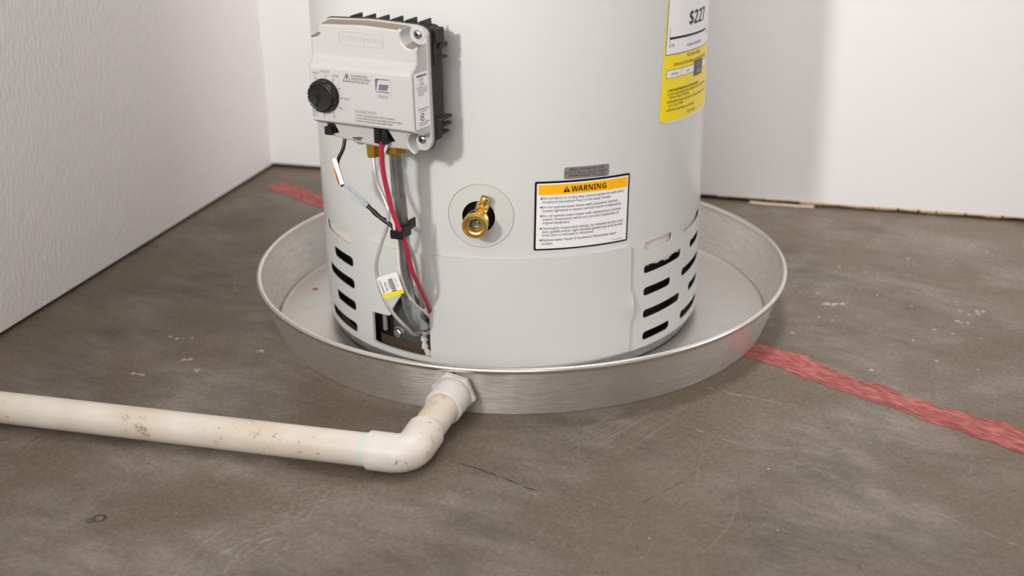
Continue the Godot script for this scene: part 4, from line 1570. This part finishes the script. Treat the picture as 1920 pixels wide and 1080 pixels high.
	put("yellow_strip", g, M.yellow_print, bt)
	g = Geo.new()
	var at := 0.20
	for k in 16:
		var w := 0.010 + 0.014 * float((k * 7 + 3) % 3)
		patch(g, PackedVector2Array([Vector2(0.50, at), Vector2(0.72, at), Vector2(0.72, at + w), Vector2(0.50, at + w)]), tp)
		at += w + 0.010 + 0.007 * float((k * 5) % 3)
	# lettering that runs along the tag, turned a quarter
	var turned := func(lift: float) -> Callable:
		return func(x, y): return tagp.call(lift).call(1.0 - y, 1.0 - x)
	var tq: Callable = turned.call(0.0002)
	write(g, "26A84A1911", bold, 0.22, 0.84, 0.085, 0.62, tq)
	write(g, "WG Only", bold, 0.28, 0.66, 0.075, 0.44, tq)
	write(g, "267452", sans, 0.36, 0.53, 0.06, 0.34, tq)
	write(g, "267452", sans, 0.34, 0.14, 0.06, 0.44, tq)
	put("barcode_print", g, M.ink, bt)


func drain_valve() -> void:
	var v := Node3D.new()
	v.name = "drain_valve"
	heater.add_child(v)
	v.position = Vector3(0, -LIFT, 0)
	v.set_meta("label", "brass drain valve")
	var T := -8.4
	var n := bdir(0, 0, 1, T)
	var c := bx(-0.0012, 0.2153, 0.0, T)
	# dark well behind the jacket's opening
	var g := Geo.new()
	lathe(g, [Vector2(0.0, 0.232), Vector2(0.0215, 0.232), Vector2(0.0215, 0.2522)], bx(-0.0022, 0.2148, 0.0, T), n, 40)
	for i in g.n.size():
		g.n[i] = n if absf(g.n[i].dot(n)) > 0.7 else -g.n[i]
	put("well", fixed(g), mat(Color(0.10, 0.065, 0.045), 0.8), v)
	# threaded outlet
	g = Geo.new()
	lathe(g, [Vector2(0.0075, 0.235), Vector2(0.0080, 0.235), Vector2(0.0080, 0.2575), Vector2(0.0118, 0.2600), Vector2(0.0132, 0.2625), Vector2(0.0132, 0.2690), Vector2(0.0128, 0.2705), Vector2(0.0141, 0.2722), Vector2(0.0129, 0.2738), Vector2(0.0142, 0.2755), Vector2(0.0130, 0.2771), Vector2(0.0143, 0.2788), Vector2(0.0131, 0.2803), Vector2(0.0146, 0.2820), Vector2(0.0149, 0.2835), Vector2(0.0149, 0.2872), Vector2(0.0143, 0.2885), Vector2(0.0124, 0.2888), Vector2(0.0117, 0.2880), Vector2(0.0112, 0.2840), Vector2(0.0092, 0.2832)], c, n, 64)
	put("threaded_outlet", g, M.brass, v)
	# hexagonal socket in the outlet
	g = Geo.new()
	var x := bdir(1, 0, 0, T)
	var hexp := []
	for i in 6:
		var a := TAU * i / 6 + 0.2
		hexp.append(Vector2(cos(a), sin(a)) * 0.0078)
	for i in 6:
		var p: Vector2 = hexp[i]
		var q: Vector2 = hexp[(i + 1) % 6]
		var m := (p + q).normalized()
		var w := func(e: Vector2, r: float) -> Vector3: return c + x * e.x + Vector3.UP * e.y + n * r
		g.face([w.call(p, 0.2832), w.call(q, 0.2832), w.call(q, 0.2740), w.call(p, 0.2740)], -(x * m.x + Vector3.UP * m.y))
		var po := p.normalized() * 0.0112
		var qo := q.normalized() * 0.0112
		g.face([w.call(p, 0.2832), w.call(q, 0.2832), w.call(qo, 0.2834), w.call(po, 0.2834)], n)
	put("hex_socket", g, M.brass, v)
	g = Geo.new()
	lathe(g, [Vector2(0.0085, 0.2742), Vector2(0.0058, 0.2752), Vector2(0.0050, 0.2748), Vector2(0.0048, 0.2742), Vector2(0.0, 0.2742)], c, n, 32)
	put("washer", g, mat(Color(0.45, 0.46, 0.48), 0.4, 0.6), v)
	g = Geo.new()
	lathe(g, [Vector2(0.0030, 0.2744), Vector2(0.0030, 0.2762), Vector2(0.0018, 0.2775), Vector2(0.0, 0.2778)], c + x * 0.0012 + Vector3.UP * 0.0012, n, 20)
	put("valve_pin", g, M.zinc, v)
	# the body block and the slotted stem that leans up to the right
	g = Geo.new()
	var lean := (bdir(0.0068, 0.0215, 0.002, T)).normalized()
	var b0 := bx(0.0012, 0.2205, 0.2655, T)
	lathe(g, [Vector2(0.0, -0.004), Vector2(0.0078, -0.004), Vector2(0.0078, 0.0095), Vector2(0.0070, 0.0105), Vector2(0.0, 0.0105)], b0, lean, 8)
	hexagon(g, b0 + lean * 0.0100, lean, 0.0128, 0.0058, 0.0006, 0.3)
	put("valve_bonnet", g, M.brass, v)
	g = Geo.new()
	lathe(g, [Vector2(0.0, 0.0), Vector2(0.0050, 0.0), Vector2(0.0050, 0.0090), Vector2(0.0044, 0.0098), Vector2(0.0, 0.0098)], b0 + lean * 0.0155, lean, 24)
	put("valve_stem", g, M.brass, v)
	g = Geo.new()
	var fr := Basis(lean.cross(n).normalized(), lean, lean.cross(n).normalized().cross(lean))
	block(g, Transform3D(fr, b0 + lean * 0.0253), Vector3(0.0086, 0.0009, 0.0013), 0.0)
	put("stem_slot", g, M.black, v)
	# clear plastic disc
	var clear := mat(Color(0.95, 0.96, 0.97, 0.035), 0.05)
	clear.transparency = BaseMaterial3D.TRANSPARENCY_ALPHA
	g = Geo.new()
	sheet(g, circle(-0.0368, 0.2166, 0.0388, 72), [circle(arc(-8.9), 0.2148, 0.0205)], R + 0.0010, 0.0, 0.004)
	var disc := put("clear_disc", g, clear, v, "clear plastic disc behind the drain valve")
	g = Geo.new()
	var edge := []
	for k in 97:
		var a := TAU * k / 96.0
		edge.append(bent(-0.0368 + cos(a) * 0.0388, 0.2166 + sin(a) * 0.0388, R + 0.0008))
	tube(g, edge, 0.00022, 6, false)
	var edge_mat := mat(Color(0.60, 0.60, 0.58), 0.2)
	disc.set_meta("label", "clear plastic disc behind the drain valve")
	put("disc_edge", g, edge_mat, v)


func tilted(x0: float, y0: float, slope: float) -> Callable:
	var k := Vector2(1, slope).normalized()
	return func(p: Vector2) -> Vector2: return Vector2(x0 + p.x * k.x - p.y * k.y, y0 + p.x * k.y + p.y * k.x)


func print_on(place: Callable, r: float) -> Callable:
	return func(x, y):
		var q: Vector2 = place.call(Vector2(x, y))
		return [bent(q.x, q.y, r), out_of(q.x)]


func rect(x0: float, y0: float, x1: float, y1: float) -> PackedVector2Array:
	return PackedVector2Array([Vector2(x0, y0), Vector2(x1, y0), Vector2(x1, y1), Vector2(x0, y1)])


func labels() -> void:
	# warning label: origin at its top left corner, y downwards negative
	var w := tilted(0.0269, 0.2573, -0.029)
	var g := Geo.new()
	sheet(g, rounded(0.0, -0.0847, 0.1214, 0.0, 0.0022, 4), [], R + 0.0004, 0.0004, 0.006, w)
	var l := put("warning_label", g, M.black_print, heater, "white warning label with black border and orange heading")
	g = Geo.new()
	sheet(g, rounded(0.0024, -0.0826, 0.1192, -0.0024, 0.0010, 3), [], R + 0.0006, 0.0, 0.006, w)
	put("white_field", g, M.white_print, l)
	g = Geo.new()
	sheet(g, rect(0.0042, -0.0163, 0.1176, -0.0040), [], R + 0.0008, 0.0, 0.006, w)
	put("orange_heading", g, M.orange_print, l)
	g = Geo.new()
	var p := print_on(w, R + 0.0010)
	write(g, "WARNING", bold, 0.0434, -0.0137, 0.0068, 0.0446, p)
	patch(g, PackedVector2Array([Vector2(0.0338, -0.0139), Vector2(0.0420, -0.0139), Vector2(0.0379, -0.0068)]), p)
	var lines := [["Do not block or in any way restrict jacket air inlet slots", 0.0218, 0.1030, 1], ["located at the bottom front of the water heater.", 0.0264, 0.0862, 0], ["Do not operate water heater with jumpered, altered,", 0.0325, 0.0952, 1], ["loosely tightened or absent controls and/or components.", 0.0370, 0.1010, 0], ["Do not operate water heater with replacement controls", 0.0432, 0.0998, 1], ["and/or components which are not exact duplicates of", 0.0476, 0.0972, 0], ["original equipment.", 0.0519, 0.0330, 0], ["Thoroughly inspect and replace, (as needed) burner inner", 0.0587, 0.1044, 1], ["door gasket and/or sight window gasket any time burner", 0.0629, 0.1040, 0], ["inner door is removed or disturbed.", 0.0671, 0.0637, 0], ["Replace water heater if involved in flammable vapor", 0.0731, 0.0950, 1], ["incident.", 0.0776, 0.0130, 0]]
	for q in lines:
		write(g, q[0], sans, 0.0097, -q[1], 0.0029, q[2], p)
		if q[3]:
			patch(g, circle(0.0079, -q[1] + 0.0013, 0.0011, 12), p)
	write(g, "238-44390-00A", sans, 0.0985, -0.0806, 0.0012, 0.0150, p)
	put("warning_lettering", g, M.black_print, l)
	g = Geo.new()
	var po := print_on(w, R + 0.0012)
	patch(g, bar(0.0379, -0.0088, 0.0379, -0.0118, 0.0010), po)
	patch(g, bar(0.0379, -0.0124, 0.0379, -0.0133, 0.0010), po)
	put("warning_mark", g, M.orange_print, l)
	# metal-coloured nameplate sticker
	w = tilted(0.0616, 0.2721, -0.035)
	g = Geo.new()
	sheet(g, rounded(0.0, -0.0142, 0.0570, 0.0, 0.0024, 4), [], R + 0.0004, 0.0004, 0.006, w)
	l = put("nameplate_sticker", g, mat(Color(0.56, 0.545, 0.545), 0.4, 0.25), heater, "small grey nameplate sticker")
	g = Geo.new()
	p = print_on(w, R + 0.0006)
	write(g, "BRADFORD WHITE CORP.", sans, 0.0062, -0.0045, 0.0030, 0.0452, p)
	write(g, "TESTED TO 300 P.S.I. CAPACITY 38/40 GAL.", sans, 0.0009, -0.0082, 0.0025, 0.0548, p)
	write(g, "WORKING PRESSURE 150 P.S.I. MAX", sans, 0.0055, -0.0118, 0.0025, 0.0462, p)
	write(g, "238-40180-00A", sans, 0.0410, -0.0137, 0.0011, 0.0130, p)
	put("nameplate_lettering", g, M.black_print, l)
	energy_label()


func energy_label() -> void:
	# origin at the bottom left corner, y upwards
	var w := tilted(0.1949, 0.3048, -0.066)
	var g := Geo.new()
	sheet(g, rounded(0.010, -0.0016, 0.1690, 0.232, 0.003, 3), [], R + 0.0004, 0.0004, 0.006, w)
	var l := put("energy_label", g, M.white_print, heater, "yellow and white energy cost label with $227 on it")
	g = Geo.new()
	var low := PackedVector2Array([Vector2(0.006, 0.0)])
	low.append_array(PackedVector2Array([Vector2(0.050, 0.0004), Vector2(0.085, 0.0014), Vector2(0.12, 0.0008), Vector2(0.150, 0.0022), Vector2(0.1688, 0.0036), Vector2(0.1688, 0.232), Vector2(0.0030, 0.232), Vector2(0.0, 0.079), Vector2(0.0, 0.006), Vector2(0.0016, 0.0022)]))
	sheet(g, low, [], R + 0.0008, 0.0004, 0.006, w)
	put("yellow_field", g, M.yellow_print, l)
	g = Geo.new()
	sheet(g, rect(0.0022, 0.0805, 0.1646, 0.232), [], R + 0.0009, 0.0, 0.006, w)
	sheet(g, rect(0.0066, 0.0528, 0.1640, 0.0624), [], R + 0.0009, 0.0, 0.006, w)
	put("energy_lettering", g, M.ink, l)
	g = Geo.new()
	sheet(g, rect(0.0030, 0.0813, 0.1640, 0.232), [], R + 0.0010, 0.0, 0.006, w)
	for q in [[0.0071, 0.0391], [0.0398, 0.0745], [0.1096, 0.1634]]:
		sheet(g, rect(q[0], 0.0533, q[1], 0.0619), [], R + 0.0010, 0.0, 0.006, w)
	put("white_field", g, M.white_print, l)
	g = Geo.new()
	sheet(g, rect(0.0752, 0.0470, 0.1086, 0.0660), [], R + 0.0011, 0.0, 0.006, w)
	var p := print_on(w, R + 0.0012)
	put("grey_box", g, mat(Color(0.33, 0.33, 0.34), 0.5), l)
	g = Geo.new()
	write(g, "$227", bold, 0.0515, 0.1118, 0.0165, 0.0560, p)
	for k in 30:
		var a := 0.0082 + 0.1100 * k / 30.0
		patch(g, rect(a, 0.0985, a + 0.1100 / 30.0, 0.1013 - 0.0005 * k / 30.0), p)
	patch(g, rect(0.0082, 0.0945, 0.0087, 0.1120), p)
	patch(g, rect(0.1180, 0.0996, 0.1520, 0.1000), p)
	for q in [[0.044, 0.0965], [0.082, 0.0965], [0.1185, 0.1060]]:
		patch(g, rect(q[0], q[1], q[0] + 0.0005, 0.0990 if q[1] < 0.1 else 0.0995), p)
	write(g, "$176", sans, 0.0075, 0.0895, 0.0036, 0.0110, p)
	write(g, "$233", sans, 0.1230, 0.0922, 0.0034, 0.0140, p)
	write(g, "Cost Range of Similar Models", sans, 0.0490, 0.0868, 0.0034, 0.0470, p)
	write(g, "First Hour Rating", sans, 0.0515, 0.0740, 0.0046, 0.0430, p)
	write(g, "(How much hot water you get in the first hour)", sans, 0.0205, 0.0663, 0.0042, 0.1060, p)
	write(g, "VERY SMALL", sans, 0.0160, 0.0560, 0.0026, 0.0160, p)
	write(g, "LOW", sans, 0.0530, 0.0563, 0.0026, 0.0060, p)
	write(g, "HIGH", sans, 0.1260, 0.0563, 0.0026, 0.0120, p)
	for q in [["Your cost will depend on your utility rates and use.", 0.0365, 0.0152, 0.0800], ["Cost range based only on models of similar capacity, with a", 0.0320, 0.0152, 0.1180], ["first hour rating (51-75 gallons).", 0.0277, 0.0152, 0.0490], ["Estimated energy cost based on a national average natural gas", 0.0226, 0.0152, 0.1140], ["of $1.21 per THERM.", 0.0180, 0.0152, 0.0330], ["Estimated yearly energy use: 188 therms.", 0.0126, 0.0152, 0.0680], ["ftc.gov/energy", 0.0052, 0.0595, 0.0260]]:
		write(g, q[0], bold if q[1] > 0.036 else sans, q[2], q[1], 0.0032, q[3], p)
	for y in [0.0365, 0.0320, 0.0226, 0.0126]:
		patch(g, circle(0.0125, y + 0.0014, 0.0010, 8), p)
	put("cost_lettering", g, M.ink, l)
	g = Geo.new()
	p = print_on(w, R + 0.0013)
	write(g, "MED", sans, 0.0850, 0.0590, 0.0028, 0.0120, p)
	write(g, "67", bold, 0.0860, 0.0500, 0.0050, 0.0120, p)
	write(g, "gal", sans, 0.0985, 0.0500, 0.0026, 0.0070, p)
	put("grey_box_lettering", g, mat(Color(0.75, 0.74, 0.55), 0.5), l)


# ---------------------------------------------------------------- the drain pipe

func dirt_texture(base: Color, dirt: Color, amount: float, seed_: int) -> ImageTexture:
	# u runs round the pipe, v along it
	var w := 256
	var h := 1024
	var im := Image.create(w, h, false, Image.FORMAT_RGB8)
	var f1 := noise(0.006, seed_, 3)
	var f2 := noise(0.05, seed_ + 1, 4)
	var f3 := noise(0.16, seed_ + 2, 2)
	for y in h:
		for x in w:
			var a := TAU * x / w
			var cx := cos(a) * 40.0
			var cy := sin(a) * 40.0
			var blot := f1.get_noise_3d(cx, cy, y * 0.7)
			var grain := f2.get_noise_3d(cx, cy, y * 0.45)
			var fine := f3.get_noise_3d(cx, cy, y)
			var k := clampf((blot * 0.65 + grain * 0.85 + fine * 0.45 - 0.50 + amount) * 2.2, 0.0, 1.0)
			var c := base.lerp(base * Color(0.96, 0.935, 0.89), clampf(0.5 + blot, 0, 1)).lerp(dirt, k * 0.6)
			im.set_pixel(x, y, c)
	return ImageTexture.create_from_image(im)


func drain_pipe() -> void:
	var p := Node3D.new()
	p.name = numbered("drain_pipe")
	add_child(p)
	tag(p, "cream white plastic drain pipe with elbow, running from the pan along the floor", "pipe")
	var cream := mat(Color(1, 1, 1), 0.4)
	cream.albedo_texture = dirt_texture(Color(0.89, 0.865, 0.825), Color(0.47, 0.37, 0.27), -0.02, 71)
	cream.uv1_scale = Vector3(1, 2.6, 1)
	var white := mat(Color(1, 1, 1), 0.38)
	white.albedo_texture = dirt_texture(Color(0.895, 0.88, 0.855), Color(0.52, 0.40, 0.29), 0.06, 75)
	white.uv1_scale = Vector3(1, 4.0, 1)
	var clean := mat(Color(0.845, 0.825, 0.80), 0.4)
	var dir := Vector3(0.9637, 0.0, 0.2670)
	var j := Vector3(-0.1125, 0.0228, 0.4678)
	var fit := Vector3(-0.0668, 0.0345, 0.3380)
	var dirb := (fit - j).normalized()
	var left := Vector3(-0.705, 0.0187, 0.3037)
	var at_a := j - dir * 0.046
	var g := Geo.new()
	var run := []
	for k in 25:
		run.append(left.lerp(at_a + dir * 0.012, k / 24.0))
	tube(g, run, 0.0185, 40)
	put("long_pipe", g, cream, p)
	# elbow: two sockets joined by a tight bend
	g = Geo.new()
	var bend := []
	for k in 13:
		var t := k / 12.0
		var a := j - dir * 0.021
		var b := j + dirb * 0.021
		bend.append(a.lerp(j, t).lerp(j.lerp(b, t), t))
	var path := [at_a, at_a + dir * 0.0006, at_a + dir * 0.0014, at_a + dir * 0.010] + bend + [j + dirb * 0.036, j + dirb * 0.0446, j + dirb * 0.0454, j + dirb * 0.046]
	var total := 0.0
	for i in range(1, path.size()):
		total += path[i].distance_to(path[i - 1])
	tube(g, path, func(t):
		var e := minf(t, 1.0 - t) * total
		return 0.0205 + 0.0011 * smoothstep(0.0, 0.0014, e) - 0.0004 * smoothstep(0.022, 0.032, e), 44)
	put("elbow", g, white, p)
	g = Geo.new()
	var nub := j + Vector3(-0.016, 0.0035, 0.0185)
	lathe(g, [Vector2(0.0034, -0.003), Vector2(0.0034, 0.0018), Vector2(0.0030, 0.0022), Vector2(0.0, 0.0022)], nub, Vector3(-0.27, 0.25, 0.93).normalized(), 20)
	put("moulding_nub", g, clean, p)
	# short length of pipe into the fitting
	g = Geo.new()
	var len := j.distance_to(fit)
	tube(g, [j + dirb * 0.030, j + dirb * 0.05, j + dirb * 0.07, j + dirb * (len - 0.02)], 0.0185, 40)
	var stub := mat(Color(1, 1, 1), 0.45)
	stub.albedo_texture = dirt_texture(Color(0.865, 0.825, 0.765), Color(0.55, 0.36, 0.22), 0.22, 79)
	stub.uv1_scale = Vector3(1, 5.0, 1)
	put("short_pipe", g, stub, p)
	# threaded adapter: barrel and hexagonal flange against the pan
	g = Geo.new()
	var bz := len - 0.042
	lathe(g, [Vector2(0.0186, bz), Vector2(0.0208, bz), Vector2(0.0218, bz + 0.0008), Vector2(0.0218, bz + 0.0030), Vector2(0.0220, bz + 0.0040), Vector2(0.0228, len - 0.0095)], j, dirb, 56)
	hexagon(g, j + dirb * (len - 0.0100), dirb, 0.0465, 0.0075, 0.0012, 0.20)
	lathe(g, [Vector2(0.0180, len - 0.004), Vector2(0.0180, len + 0.001), Vector2(0.0, len + 0.001)], j, dirb, 40)
	put("threaded_adapter", g, clean, p)
	# green-tinted primer at the joints
	g = Geo.new()
	tube(g, [at_a - dir * 0.006, at_a + dir * 0.001], 0.01858, 40, false)
	put("primer_ring", g, mat(Color(0.82, 0.89, 0.83), 0.4), p)
